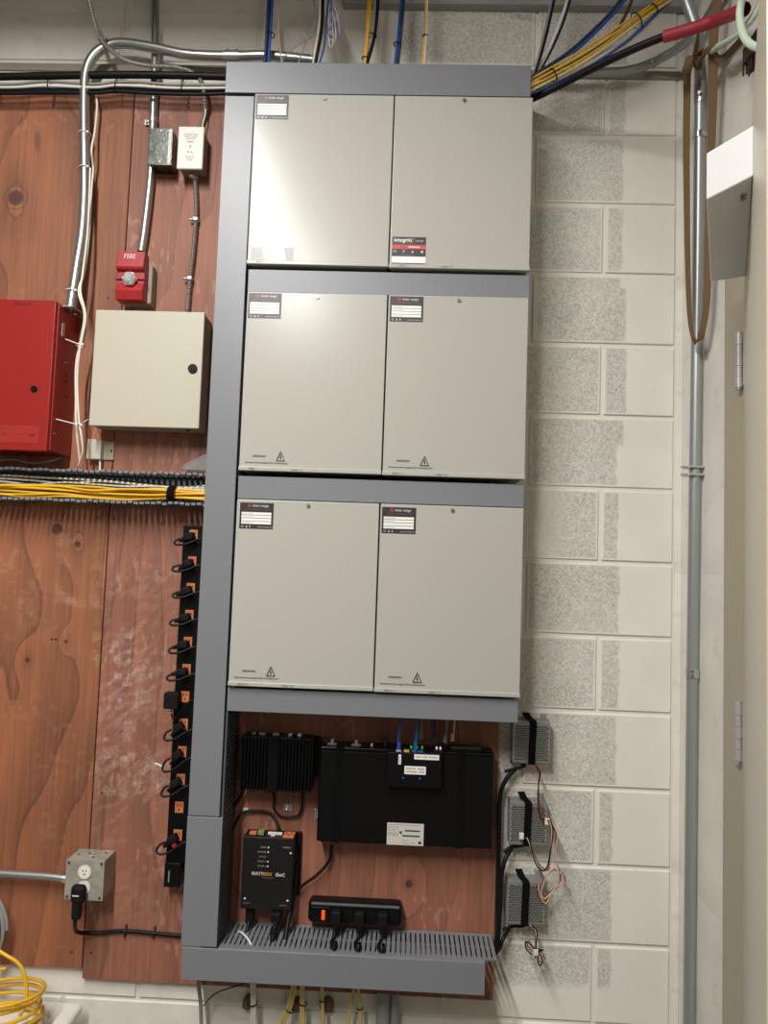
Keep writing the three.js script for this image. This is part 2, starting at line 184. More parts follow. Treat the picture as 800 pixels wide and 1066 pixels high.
// measured runs of pipes and cables, in metres
const L = {
emtBig:[[-1.685,2.265,0.09],[-1.682,2.385,0.075],[-1.679,2.508,0.06],[-1.68,2.634,0.06],[-1.691,2.789,0.06],[-1.698,2.904,0.06],[-1.698,2.972,0.06],[-1.681,3.022,0.06],[-1.643,3.054,0.06],[-1.591,3.063,0.06],[-1.501,3.05,0.06],[-1.408,3.032,0.06],[-1.284,3.028,0.06],[-1.174,3.031,0.06],[-1.036,3.022,0.055]],
emtTwo:[[-1.521,3.288,0.035],[-1.514,3.126,0.035],[-1.509,3.024,0.035],[-1.505,2.856,0.035],[-1.502,2.716,0.035],[-1.506,2.605,0.035],[-1.512,2.511,0.035],[-1.517,2.461,0.035]],
mcTop:[[-1.708,3.239,0.075],[-1.697,3.181,0.075],[-1.667,3.089,0.075],[-1.625,3.027,0.095],[-1.574,2.99,0.095],[-1.514,2.981,0.085],[-1.442,2.993,0.06],[-1.391,2.983,0.05],[-1.362,2.948,0.06],[-1.352,2.906,0.06],[-1.358,2.87,0.03],[-1.37,2.832,0.03]],
mcDown:[[-1.375,2.68,0.032],[-1.367,2.581,0.032],[-1.369,2.471,0.032],[-1.374,2.39,0.032],[-1.377,2.295,0.032]],
blackRun:[[-2.018,2.956,0.06],[-1.78,2.963,0.06],[-1.558,2.969,0.06],[-1.297,2.967,0.06],[-1.22,2.962,0.06]],
runA0:[[-2.016,2.933,0.062],[-1.903,2.935,0.062],[-1.809,2.944,0.062],[-1.675,2.938,0.062],[-1.611,2.945,0.062],[-1.539,2.946,0.062],[-1.458,2.94,0.062],[-1.367,2.94,0.062],[-1.295,2.942,0.062],[-1.219,2.945,0.062]],
runA1:[[-2.01,2.918,0.07],[-1.898,2.92,0.07],[-1.804,2.926,0.07],[-1.67,2.923,0.07],[-1.607,2.93,0.07],[-1.535,2.929,0.07],[-1.455,2.925,0.07],[-1.364,2.925,0.07],[-1.293,2.927,0.07],[-1.216,2.93,0.07]],
runA2:[[-2.015,2.916,0.06],[-1.903,2.918,0.06],[-1.808,2.922,0.06],[-1.674,2.921,0.06],[-1.611,2.928,0.06],[-1.538,2.926,0.06],[-1.458,2.923,0.06],[-1.367,2.923,0.06],[-1.295,2.925,0.06],[-1.218,2.928,0.06]],
runA3:[[-2.011,2.904,0.066],[-1.899,2.905,0.066],[-1.804,2.908,0.066],[-1.671,2.909,0.066],[-1.608,2.915,0.066],[-1.535,2.912,0.066],[-1.455,2.91,0.066],[-1.364,2.91,0.066],[-1.293,2.913,0.066],[-1.216,2.915,0.066]],
whiteA:[[-1.678,2.941,0.055],[-1.665,2.89,0.05],[-1.666,2.807,0.05],[-1.661,2.736,0.075],[-1.664,2.696,0.05],[-1.665,2.622,0.05],[-1.653,2.502,0.075],[-1.652,2.38,0.09],[-1.658,2.317,0.105],[-1.636,2.254,0.11],[-1.644,2.193,0.1],[-1.654,2.112,0.1],[-1.648,2.009,0.1],[-1.641,1.932,0.1],[-1.637,1.834,0.07]],
whiteB:[[-1.659,2.68,0.08],[-1.656,2.583,0.08],[-1.653,2.483,0.085],[-1.65,2.366,0.105],[-1.648,2.311,0.115],[-1.628,2.24,0.12],[-1.64,2.148,0.115],[-1.644,2.07,0.11],[-1.633,1.965,0.11],[-1.622,1.912,0.11],[-1.621,1.875,0.1],[-1.638,1.84,0.08]],
whiteC:[[-1.624,1.954,0.1],[-1.62,1.966,0.08],[-1.615,1.967,0.06],[-1.607,1.953,0.05],[-1.6,1.932,0.045],[-1.598,1.917,0.04]],
whiteD:[[-1.599,1.864,0.035],[-1.597,1.831,0.035]],
blue1:[[-1.168,3.238,0.1],[-1.168,3.167,0.1],[-1.169,3.068,0.1],[-1.172,2.97,0.1]],
blue2:[[-1.158,3.235,0.105],[-1.161,3.164,0.105],[-1.163,3.065,0.105],[-1.164,2.966,0.105]],
blue3:[[-1.17,3.229,0.112],[-1.171,3.158,0.112],[-1.171,3.059,0.112],[-1.173,2.962,0.112]],
thin1:[[-1.153,3.224,0.1],[-1.147,3.153,0.1],[-1.138,3.055,0.1],[-1.126,2.97,0.1]],
thin2:[[-1.05,3.211,0.1],[-1.04,3.101,0.1],[-1.064,3.041,0.1],[-1.085,2.971,0.1]],
thin3:[[-0.985,3.09,0.1],[-1.017,3.076,0.1],[-1.054,3.056,0.1],[-1.096,3.027,0.1],[-1.122,2.998,0.1],[-1.128,2.97,0.1]],
thin4:[[-1.054,3.05,0.1],[-1.039,3.014,0.1],[-1.041,2.994,0.1],[-1.059,3.055,0.1],[-1.079,3.075,0.1],[-1.092,3.061,0.1],[-1.078,3.044,0.1],[-1.057,3.053,0.1]],
blackW:[[-1.018,3.24,0.1],[-1.02,3.169,0.1],[-1.02,3.084,0.1],[-1.034,2.972,0.1]],
whiteW:[[-1.026,3.237,0.103],[-1.027,3.166,0.103],[-1.028,3.082,0.103],[-1.041,2.97,0.103]],
blackW2:[[-0.999,3.24,0.1],[-1.008,3.112,0.1],[-1.01,3.042,0.1],[-1.024,2.972,0.1]],
yelC:[[-0.893,3.241,0.1],[-0.892,3.17,0.1],[-0.893,3.063,0.1],[-0.898,2.973,0.1]],
yelC2:[[-0.886,3.238,0.104],[-0.886,3.167,0.104],[-0.89,3.055,0.104],[-0.895,2.971,0.104]],
gryC:[[-0.873,3.241,0.1],[-0.873,3.17,0.1],[-0.878,3.063,0.1],[-0.903,2.973,0.1]],
blkC:[[-0.864,3.241,0.1],[-0.865,3.171,0.1],[-0.872,3.063,0.1],[-0.892,2.974,0.1]],
blueD1:[[-0.8,3.242,0.1],[-0.8,3.171,0.1],[-0.806,3.05,0.1],[-0.812,2.975,0.1]],
blueD2:[[-0.794,3.24,0.103],[-0.793,3.169,0.103],[-0.799,3.048,0.103],[-0.804,2.973,0.103]],
yelE:[[-0.73,3.243,0.1],[-0.731,3.172,0.1],[-0.731,3.065,0.1],[-0.735,2.976,0.1]],
gryE:[[-0.725,3.24,0.103],[-0.727,3.17,0.103],[-0.727,3.063,0.103],[-0.731,2.974,0.103]],
rbA:[[-0.37,3.246,0.1],[-0.382,3.176,0.1],[-0.402,3.072,0.1],[-0.428,2.963,0.1],[-0.456,2.924,0.1]],
rbA2:[[-0.365,3.235,0.114],[-0.378,3.165,0.114],[-0.398,3.062,0.114],[-0.425,2.957,0.114],[-0.455,2.915,0.114]],
rbB:[[-0.325,3.247,0.1],[-0.34,3.176,0.1],[-0.358,3.112,0.1],[-0.387,3.033,0.1],[-0.425,2.955,0.1],[-0.456,2.919,0.1]],
rbB2:[[-0.314,3.256,0.088],[-0.329,3.186,0.088],[-0.349,3.115,0.088],[-0.38,3.036,0.088],[-0.42,2.958,0.088],[-0.454,2.924,0.088]],
rbC:[[-0.138,3.232,0.12],[-0.197,3.162,0.12],[-0.238,3.109,0.12],[-0.333,3.014,0.12],[-0.431,2.942,0.12],[-0.472,2.911,0.12]],
rbC2:[[-0.13,3.218,0.138],[-0.191,3.148,0.138],[-0.235,3.093,0.138],[-0.329,2.996,0.138],[-0.43,2.921,0.138],[-0.474,2.894,0.138]],
rbD:[[-0.149,3.244,0.105],[-0.164,3.174,0.105],[-0.185,3.121,0.105],[-0.215,3.073,0.105],[-0.314,3.0,0.105],[-0.425,2.941,0.105],[-0.47,2.915,0.105]],
rbY0:[[0.007,3.215,0.15],[-0.1,3.143,0.15],[-0.153,3.104,0.15],[-0.293,3.005,0.15],[-0.432,2.919,0.15],[-0.475,2.891,0.15]],
rbY1:[[0.005,3.202,0.156],[-0.102,3.13,0.156],[-0.155,3.091,0.156],[-0.294,2.988,0.156],[-0.433,2.904,0.156],[-0.476,2.878,0.156]],
rbY2:[[0.007,3.198,0.15],[-0.1,3.126,0.15],[-0.153,3.087,0.15],[-0.292,2.98,0.15],[-0.432,2.896,0.15],[-0.475,2.873,0.15]],
rbY3:[[0.005,3.185,0.156],[-0.102,3.114,0.156],[-0.155,3.073,0.156],[-0.294,2.963,0.156],[-0.433,2.881,0.156],[-0.476,2.86,0.156]],
rbG:[[-0.008,3.233,0.12],[-0.082,3.152,0.12],[-0.165,3.063,0.12],[-0.239,3.013,0.12],[-0.316,2.968,0.12],[-0.43,2.912,0.12],[-0.471,2.889,0.12]],
rbG2:[[-0.002,3.214,0.134],[-0.079,3.136,0.134],[-0.163,3.045,0.134],[-0.237,2.998,0.134],[-0.317,2.953,0.134],[-0.432,2.897,0.134],[-0.473,2.877,0.134]],
rbW:[[-0.052,3.178,0.13],[-0.124,3.106,0.13],[-0.19,3.039,0.13],[-0.283,2.975,0.13],[-0.37,2.922,0.13],[-0.431,2.894,0.13],[-0.472,2.877,0.13]],
rbBl:[[-0.053,3.156,0.148],[-0.124,3.087,0.148],[-0.19,3.021,0.148],[-0.281,2.955,0.148],[-0.373,2.905,0.148],[-0.434,2.877,0.148],[-0.475,2.863,0.148]],
wire1:[[-0.908,0.848,0.04],[-0.914,0.808,0.04],[-0.945,0.77,0.04],[-0.98,0.743,0.04],[-1.0,0.72,0.04]],
vb1:[[-0.425,1.067,0.03],[-0.451,1.037,0.035],[-0.465,0.991,0.035],[-0.466,0.892,0.035],[-0.464,0.744,0.035],[-0.464,0.633,0.035],[-0.475,0.599,0.05]],
vb2:[[-0.431,0.859,0.03],[-0.45,0.836,0.05],[-0.459,0.787,0.05],[-0.46,0.725,0.05],[-0.463,0.64,0.05],[-0.47,0.599,0.05]],
vb3:[[-0.433,0.65,0.03],[-0.451,0.634,0.05],[-0.46,0.609,0.05],[-0.479,0.589,0.05]],
rw1:[[-0.379,1.086,0.07],[-0.368,1.067,0.07],[-0.37,1.035,0.07],[-0.369,0.993,0.07],[-0.363,0.957,0.07],[-0.351,0.95,0.07],[-0.346,0.945,0.07]],
rw2:[[-0.342,0.952,0.075],[-0.334,0.921,0.075],[-0.338,0.862,0.075],[-0.342,0.831,0.075],[-0.352,0.823,0.075],[-0.369,0.837,0.075],[-0.382,0.865,0.075],[-0.393,0.894,0.075],[-0.398,0.903,0.075]],
rw3:[[-0.337,0.947,0.075],[-0.321,0.912,0.075],[-0.325,0.863,0.075],[-0.315,0.827,0.075],[-0.312,0.803,0.075],[-0.319,0.786,0.075],[-0.336,0.766,0.075],[-0.353,0.753,0.075],[-0.36,0.77,0.075],[-0.349,0.802,0.075],[-0.329,0.827,0.075],[-0.315,0.822,0.075],[-0.299,0.806,0.075],[-0.306,0.787,0.075],[-0.333,0.766,0.075],[-0.348,0.741,0.075],[-0.363,0.76,0.075],[-0.368,0.789,0.075]],
rw4:[[-0.383,0.678,0.06],[-0.368,0.662,0.06],[-0.367,0.626,0.06],[-0.362,0.614,0.06],[-0.35,0.603,0.06],[-0.347,0.591,0.06],[-0.357,0.583,0.06],[-0.364,0.595,0.06],[-0.362,0.614,0.06],[-0.35,0.615,0.06]],
rw5:[[-0.37,0.618,0.06],[-0.382,0.632,0.06],[-0.39,0.637,0.06],[-0.39,0.622,0.06],[-0.377,0.608,0.06]],
condBL:[[-1.874,0.74,0.05],[-1.795,0.738,0.05],[-1.664,0.736,0.05],[-1.607,0.732,0.05]],
bd1:[[-1.245,0.509,0.06],[-1.242,0.483,0.06],[-1.234,0.437,0.06],[-1.227,0.354,0.06]],
bdthin:[[-1.228,0.433,0.06],[-1.195,0.466,0.06],[-1.139,0.488,0.06],[-1.103,0.5,0.06]],
bd2:[[-1.103,0.504,0.06],[-1.099,0.444,0.06],[-1.096,0.349,0.06]],
bd2b:[[-1.096,0.505,0.06],[-1.092,0.445,0.06],[-1.088,0.349,0.06]],
by1:[[-0.985,0.515,0.06],[-0.995,0.45,0.06],[-1.011,0.408,0.06],[-1.026,0.353,0.06]],
by1b:[[-0.992,0.516,0.063],[-1.002,0.451,0.063],[-1.018,0.41,0.063],[-1.033,0.354,0.063]],
by2:[[-0.968,0.516,0.06],[-0.965,0.451,0.06],[-0.961,0.356,0.06]],
by3:[[-0.92,0.514,0.06],[-0.915,0.454,0.06],[-0.909,0.359,0.06]],
by2b:[[-0.974,0.516,0.06],[-0.971,0.451,0.06],[-0.968,0.356,0.06]],
by4:[[-0.832,0.513,0.06],[-0.842,0.446,0.06],[-0.859,0.362,0.06]],
by5:[[-0.826,0.514,0.06],[-0.817,0.447,0.06],[-0.809,0.364,0.06]],
emtTR:[[-0.43,2.992,0.045],[-0.301,2.999,0.045],[-0.193,3.006,0.045],[-0.141,3.012,0.05],[-0.089,3.04,0.035],[-0.065,3.04,0.06],[-0.042,3.04,0.089],[-0.026,3.04,0.116],[-0.013,3.04,0.151],[-0.002,3.04,0.191],[0.001,3.04,0.264],[-0.006,3.04,0.359]],
emtR2top:[[0.0,2.699,0.173],[-0.004,2.825,0.182],[-0.014,2.915,0.204],[-0.03,2.978,0.233],[-0.05,3.034,0.24],[-0.08,3.122,0.24]],
strapL:[[-0.034,2.918,0.245],[-0.052,2.9,0.24],[-0.052,2.883,0.22],[-0.045,2.839,0.2],[-0.046,2.709,0.2],[-0.044,2.581,0.2],[-0.041,2.428,0.2],[-0.037,2.303,0.2],[-0.033,2.24,0.2],[-0.028,2.201,0.205],[-0.022,2.185,0.21]],
strapR:[[-0.02,3.037,0.348],[-0.02,2.96,0.319],[-0.02,2.871,0.305],[-0.015,2.803,0.296],[-0.012,2.665,0.278],[-0.012,2.475,0.265],[-0.01,2.31,0.25],[-0.01,2.252,0.241],[-0.012,2.208,0.225],[-0.013,2.193,0.21],[-0.023,2.184,0.21]],
strapX:[[-0.02,2.922,0.214],[-0.02,2.91,0.278],[-0.02,2.836,0.35],[-0.02,2.807,0.432],[-0.02,2.797,0.477]],
redSleeve:[[-0.151,2.9,0.337],[-0.095,2.9,0.366],[-0.045,2.891,0.412],[-0.06,2.79,0.576]],
blkPole:[[-0.14,2.9,0.346],[-0.21,2.9,0.292],[-0.288,2.898,0.224],[-0.362,2.892,0.16],[-0.429,2.879,0.12],[-0.477,2.885,0.07]],
hose0:[[-0.03,2.874,0.322],[-0.03,2.844,0.386],[-0.03,2.812,0.466],[-0.03,2.796,0.539],[-0.03,2.804,0.584],[-0.03,2.84,0.606]],
hose1:[[-0.036,2.86,0.349],[-0.036,2.83,0.412],[-0.036,2.797,0.493],[-0.036,2.783,0.562],[-0.036,2.792,0.606],[-0.036,2.822,0.628]],
hose2:[[-0.041,2.845,0.377],[-0.041,2.816,0.438],[-0.041,2.782,0.519],[-0.041,2.77,0.585],[-0.041,2.779,0.628],[-0.041,2.805,0.649]],
hose3:[[-0.048,2.831,0.403],[-0.048,2.802,0.463],[-0.048,2.767,0.545],[-0.048,2.757,0.607],[-0.048,2.766,0.65],[-0.048,2.788,0.67]],
hoseP:[[-0.07,2.828,0.608],[-0.07,2.786,0.58],[-0.07,2.744,0.585],[-0.07,2.7,0.608],[-0.07,2.657,0.648],[-0.07,2.613,0.706],[-0.07,2.574,0.763]],
};

// ---------------------------------------------------------------- the room
const ROOM = { x0: -3.4, x1: 0.02, z1: 5.4, top: 3.95 };
structure('floor', box(ROOM.x0 - 0.2, 1.6, -0.15, 0, -0.2, ROOM.z1 + 0.2), M.floor, 'grey concrete floor of the equipment room', 'floor');
structure('ceiling', box(ROOM.x0 - 0.2, 1.6, ROOM.top, ROOM.top + 0.15, -0.2, ROOM.z1 + 0.2), M.ceil, 'pale ceiling above the cabinets', 'ceiling');
structure('wall_left', box(ROOM.x0 - 0.2, ROOM.x0, 0, ROOM.top, 0, ROOM.z1), M.wall, 'plain painted wall at the left of the room', 'wall');
structure('wall_front', box(ROOM.x0, ROOM.x1, 0, ROOM.top, ROOM.z1, ROOM.z1 + 0.2), M.wall, 'plain painted wall behind the viewer', 'wall');
// back wall of concrete blocks
const wallBack = structure('wall_back', box(ROOM.x0 - 0.2, 0.22, 0, ROOM.top, -0.22, -0.005), M.mortar, 'cream painted concrete block wall behind the cabinets', 'wall');
{
  const gap = 0.0048, BL = 0.4064, CH = 0.2032;
  for (let c = 0; c < 16; c++) {
    const y0 = c * CH + gap, y1 = c === 15 && 0 ? 3.214 : (c + 1) * CH - gap, off = c % 2 ? 0 : -CH;
    for (let k = -1; k < 8; k++) {
      let xb = off - k * BL - gap, xa = off - (k + 1) * BL + gap; if (k === -1) { if (c % 2) continue; xb = -gap; }
      if (xa < -3.2 || xb > 0) continue;
      const right = xa > BX0 - 0.01, g = box(xa, xb, y0, y1, -0.03, (H(c, k + 9) - 0.5) * 0.0016, 0.0035, 1);
      uvXY(g, BX0, BY0, BW, BH); if (!right) uvXY(g, 0, 0, 0.8, 0.8);
      part(wallBack, numbered('block'), g, right ? M.block : M.paint);
    }
  }
  part(wallBack, 'corner_bead', uvXY(box(0.001, 0.021, 0, 3.214, -0.03, 0.001, 0.004, 2), 0, 0, 0.8, 0.8), M.paint);
}
structure('trim_1', box(-3.3, 0.018, 3.014, 3.037, -0.004, 0.007, 0.002), M.lintel, 'narrow taupe ledge strip along the block wall below its top course', 'ledge');
structure('trim_2', uvXY(box(-0.97, 0.0195, 3.216, ROOM.top, -0.005, 0.03, 0.004), 0, 0, 0.8, 0.8), M.deck, 'rough grey beam above the top block course', 'beam');
// right wall with the doorway
const DZ0 = 0.425, DZ1 = 1.445, DH = 2.33;
{
  const w = structure('wall_right', merge([box(0.02, 0.20, 0, ROOM.top, -0.22, DZ0 - 0.012), box(0.02, 0.20, 0, ROOM.top, DZ1 + 0.012, ROOM.z1), box(0.02, 0.20, DH + 0.012, ROOM.top, DZ0 - 0.012, DZ1 + 0.012)].map(g => { const p = g.attributes.position, u = new Float32Array(p.count * 2); for (let i = 0; i < p.count; i++) { u[2 * i] = p.getZ(i) / 0.8; u[2 * i + 1] = p.getY(i) / 0.8; } g.setAttribute('uv', new THREE.BufferAttribute(u, 2)); return g; })), M.sideWall, 'white plastered side wall between the corner and the door frame', 'wall');
  const f = structure('trim_3', merge([box(0.006, 0.205, 0, DH + 0.055, DZ0 - 0.11, DZ0, 0.004), box(0.006, 0.205, 0, DH + 0.055, DZ1, DZ1 + 0.11, 0.004), box(0.006, 0.205, DH, DH + 0.06, DZ0 - 0.11, DZ1 + 0.11, 0.004)]), M.frame, 'beige steel door frame in the side wall', 'door frame');
  // ragged paint edge beside the frame
  const chips = []; for (let y = 0.35; y < 2.38; y += 0.011) { const s = 0.002 + 0.006 * H(Math.round(y * 1000), 5); chips.push(box(0.0165, 0.0205, y, y + 0.006 + 0.004 * H(Math.round(y * 1000), 8), DZ0 - 0.11 - s, DZ0 - 0.108, 0.001, 1)); }
  part(f, 'caulk_edge', merge(chips), M.white);
  structure('wall_corridor', box(1.45, 1.6, 0, ROOM.top, -0.2, ROOM.z1 + 0.2), M.wall, 'corridor wall beyond the doorway', 'wall');
  structure('wall_corridor', box(0.2, 1.45, 0, ROOM.top, -0.2, -0.05), M.wall, 'far end wall of the corridor', 'wall');
  structure('wall_corridor', box(0.2, 1.45, 0, ROOM.top, ROOM.z1, ROOM.z1 + 0.2), M.wall, 'near end wall of the corridor', 'wall');
}
// door standing ajar
{
  const A = -22.0 * D2R, d = thing('door_1', 'beige steel door standing ajar on its hinges', 'door', [0.004, 0, DZ0 + 0.002], null, 'structure');
  origin.set(d, [0, 0, 0]); d.rotation.y = A;
  const leaf = part(d, 'door_leaf', box(0, 0.044, 0.012, DH - 0.004, 0.003, 1.015, 0.0015), M.door);
  for (const y of [2.08, 1.262, 0.45]) {
    const h = part(d, 'hinge', merge([0, 1, 2, 3, 4].map(k => cyl(-0.009, y - 0.049 + k * 0.0245, -0.004, k % 2 ? 0.0078 : 0.0086, 0.0238, 'y', 14)).concat([cyl(-0.009, y + 0.063, -0.004, 0.0065, 0.004, 'y', 12), cyl(-0.009, y - 0.063, -0.004, 0.0065, 0.004, 'y', 12)])), M.hinge, 'steel butt hinge');
    part(h, 'hinge_leaf', box(-0.0012, 0.001, y - 0.061, y + 0.061, 0.0, 0.034), M.hinge);
  }
  const kn = part(d, 'handle', merge([cyl(-0.03, 1.0, 0.95, 0.009, 0.06, 'x'), box(-0.065, -0.05, 0.99, 1.01, 0.84, 0.96, 0.006)]), M.hinge);
}
// door closer on the door
{
  const A = -22.0 * D2R, g = thing('door_closer', 'white and grey door closer box at the top of the door', 'door closer', [0.004, 0, DZ0 + 0.002]);
  origin.set(g, [0, 0, 0]); g.rotation.y = A;
  const sh = new THREE.Shape(); sh.moveTo(-0.002, 0.20); sh.lineTo(-0.063, 0.19); sh.lineTo(-0.063, 0.563); sh.lineTo(-0.002, 0.618); sh.closePath();
  const e = new THREE.ExtrudeGeometry(sh, { depth: 0.073, bevelEnabled: true, bevelSize: 0.003, bevelThickness: 0.003, bevelSegments: 3 }); e.rotateX(Math.PI / 2); e.translate(0, 2.275, 0);
  const b = part(g, 'cover', e, M.closer);
  part(b, 'rating_mark', (() => { const t = new THREE.PlaneGeometry(0.016, 0.028); t.rotateX(Math.PI / 2); t.translate(-0.012, 2.1985, 0.555); return t; })(), decalMat(64, 112, (c, w, h) => { c.fillStyle = '#222'; for (let i = 0; i < 6; i++) c.fillRect(14, 8 + i * 17, 36 - (i % 3) * 6, 10); }));
  part(g, 'arm', merge([box(-0.05, -0.03, 2.278, 2.286, 0.1, 0.3, 0.002), cyl(-0.04, 2.282, 0.3, 0.014, 0.014, 'y')]), M.hinge);
}
// sheet-metal air duct overhead, above the frame of the photograph: it keeps the lamps' light off the top of the wall
{
  const g = thing('overhead_duct', 'sheet-metal air duct hanging under the ceiling above the cabinets', 'air duct', [-2.2, 3.21, 0.5]);
  part(g, 'duct_body', box(-3.38, -1.0, 3.21, 3.55, 0.35, 0.65, 0.006, 2), M.emtDull);
  for (const x of [-3.0, -2.3, -1.6, -1.02]) part(g, 'flange', box(x - 0.015, x + 0.015, 3.205, 3.555, 0.345, 0.655, 0.002, 1), M.emtDull);
  for (const x of [-3.0, -1.2]) part(g, 'hanger', cyl(x, (3.55 + ROOM.top) / 2, 0.5, 0.006, ROOM.top - 3.55, 'y', 10), M.zinc);
}
// ceiling lamps
LAMPS.forEach(([x, y, z, w, d, I], i) => {
  const g = thing('ceiling_lamp', i ? 'long tube lamp hanging over the middle of the room' : 'long tube lamp hanging nearest the cabinets', 'lamp', [x, y, z]);
  part(g, 'housing', box(x - w / 2 - 0.015, x + w / 2 + 0.015, y + 0.003, y + 0.07, z - d / 2 - 0.015, z + d / 2 + 0.015, 0.008), M.lampWhite);
  part(g, 'diffuser', box(x - w / 2, x + w / 2, y, y + 0.006, z - d / 2, z + d / 2, 0.002), M.diffuser);
  for (const k of [-0.4, 0.4]) part(g, 'hanger', cyl(x, (y + 0.07 + ROOM.top) / 2, z + k, 0.005, ROOM.top - y - 0.07, 'y', 10), M.zinc);
  const l = new THREE.RectAreaLight(LAMP_COLOR, I, w, d); l.name = 'ceiling_lamp_light'; l.position.set(0, -0.004, 0); l.rotation.x = -Math.PI / 2; l.castShadow = true; g.add(l);
});

// ---------------------------------------------------------------- plywood backboard
{
  const a = thing('plywood_sheet', 'red-brown stained plywood sheet with knots at the left of the seam', 'plywood', [-2.1, 0.487, 0]);
  part(a, 'board', uvXY(box(-2.75, -1.5712, 0.487, 2.955, 0.001, 0.018, 0.0015, 1), -2.15, 0.45, 0.6, 2.55), M.plyL);
  const b = thing('plywood_sheet', 'red-brown stained plywood sheet with chalky scuffs behind the grey ducts', 'plywood', [-1.0, 0.46, 0]);
  part(b, 'board', uvXY(box(-1.5685, -0.47, 0.462, 2.955, 0.001, 0.0178, 0.0015, 1), -1.58, 0.45, 1.12, 2.55), M.plyR);
  const nail = new THREE.CylinderGeometry(0.003, 0.003, 0.002, 8); nail.rotateX(Math.PI / 2);
  for (const [x, y, s] of [[-1.60, 1.70, 0], [-1.555, 1.70, 1], [-1.60, 0.53, 0], [-1.548, 0.53, 1], [-1.61, 2.33, 0], [-1.71, 1.36, 0], [-1.70, 1.36, 0], [-1.545, 0.95, 1], [-1.30, 2.35, 1], [-1.42, 1.69, 1]]) at(s ? b : a, 'screw_head', nail, M.contact, x, y, 0.0185);
}

// ---------------------------------------------------------------- grey wiring ducts around the cabinets
const ZF = 0.175;
function ductH(x0, x1, y0, y1, label) {
  const g = thing('wiring_duct', label, 'wiring duct', [(x0 + x1) / 2, y0, 0.018], 'grey wiring ducts framing the cabinets');
  part(g, 'base', merge([box(x0 + 0.002, x1 - 0.002, y0 + 0.003, y1 - 0.003, 0.0185, 0.022), box(x0 + 0.002, x1 - 0.002, y0 + 0.002, y0 + 0.005, 0.0185, ZF - 0.004), box(x0 + 0.002, x1 - 0.002, y1 - 0.005, y1 - 0.002, 0.0185, ZF - 0.004)]), M.ductIn);
  part(g, 'cover', merge([box(x0, x1, y0, y1, ZF - 0.004, ZF, 0.0014, 2), box(x0, x1, y0, y0 + 0.002, ZF - 0.016, ZF - 0.002), box(x0, x1, y1 - 0.002, y1, ZF - 0.016, ZF - 0.002)]), M.duct);
  return g;
}
ductH(-1.263, -0.446, 2.847, 2.934, 'wide grey wiring duct across the top of the cabinets');
ductH(-1.176, -0.438, 2.301, 2.362, 'grey wiring duct between the top and middle cabinet rows');
ductH(-1.176, -0.440, 1.755, 1.8135, 'grey wiring duct between the middle and bottom cabinet rows');
ductH(-1.177, -0.443, 1.2145, 1.2725, 'grey wiring duct under the bottom cabinet row, above the open bay');
{ // tall left duct
  const x0 = -1.262, x1 = -1.1825, g = thing('wiring_duct', 'tall grey vertical wiring duct at the left of the cabinets', 'wiring duct', [(x0 + x1) / 2, 0.637, 0.018], 'grey wiring ducts framing the cabinets');
  const xb = -1.1735;
  part(g, 'base', merge([box(x0 + 0.003, x1 - 0.003, 0.637, 2.838, 0.0185, 0.022), box(x0 + 0.002, x0 + 0.005, 0.637, 2.838, 0.0185, ZF - 0.004), box(x1 - 0.004, x1 - 0.002, 1.22, 2.838, 0.0185, ZF - 0.004)]), M.ductIn);
  part(g, 'cover', box(x0, x1, 0.9525, 2.838, ZF - 0.004, ZF, 0.0014), M.duct, 'long upper cover strip');
  part(g, 'cover', box(x0 - 0.001, xb, 0.637, 0.9505, ZF - 0.004, ZF + 0.0006, 0.0014), M.duct, 'short lower cover strip');
  const fg = []; for (let y = 0.64; y < 1.205; y += 0.0125) fg.push(box(xb - 0.004, xb - 0.002, y, y + 0.0078, 0.03, ZF - 0.008));
  fg.push(box(xb - 0.004, xb - 0.002, 0.637, 1.2125, 0.0185, 0.032), box(xb - 0.005, xb - 0.0005, 0.64, 1.2125, ZF - 0.012, ZF - 0.003));
  const f = part(g, 'finger_row', merge(fg), M.ductDark); f.userData.kind = 'stuff';
}
{ // bottom duct with its slotted upper side
  const x0 = -1.259, x1 = -0.509, xe = -0.478, y0 = 0.556, y1 = 0.6335;
  const g = thing('wiring_duct', 'low grey wiring duct with slotted top across the bottom of the frame', 'wiring duct', [(x0 + x1) / 2, y0, 0.018], 'grey wiring ducts framing the cabinets');
  part(g, 'base', merge([box(x0 + 0.002, xe, y0 + 0.003, y1 - 0.003, 0.0185, 0.0215), box(x0 + 0.002, x1 - 0.002, y0 + 0.002, y0 + 0.005, 0.0185, ZF - 0.008)]), M.ductIn);
  part(g, 'cover', merge([box(x0, x1, y0, y1, ZF - 0.004, ZF, 0.0014), box(-1.17, x1, y1 - 0.002, y1 + 0.0015, ZF - 0.015, ZF - 0.0005, 0.0008, 1), box(x0, x1, y0, y0 + 0.002, ZF - 0.015, ZF - 0.002)]), M.duct);
  part(g, 'back_rail', box(-1.172, xe, y1 - 0.003, y1 - 0.0005, 0.0215, 0.034), M.duct);
  const fs = merge([box(-0.0042, 0.0042, -0.0022, 0, 0.034, ZF - 0.016), box(-0.0056, 0.0056, -0.0024, 0.0002, 0.092, 0.096), box(-0.0058, 0.0058, -0.0024, 0.0002, ZF - 0.03, ZF - 0.016)]);
  for (let x = -1.166; x < xe; x += 0.01265) at(g, 'finger', fs, M.duct, x, y1 - 0.0006, 0);
}

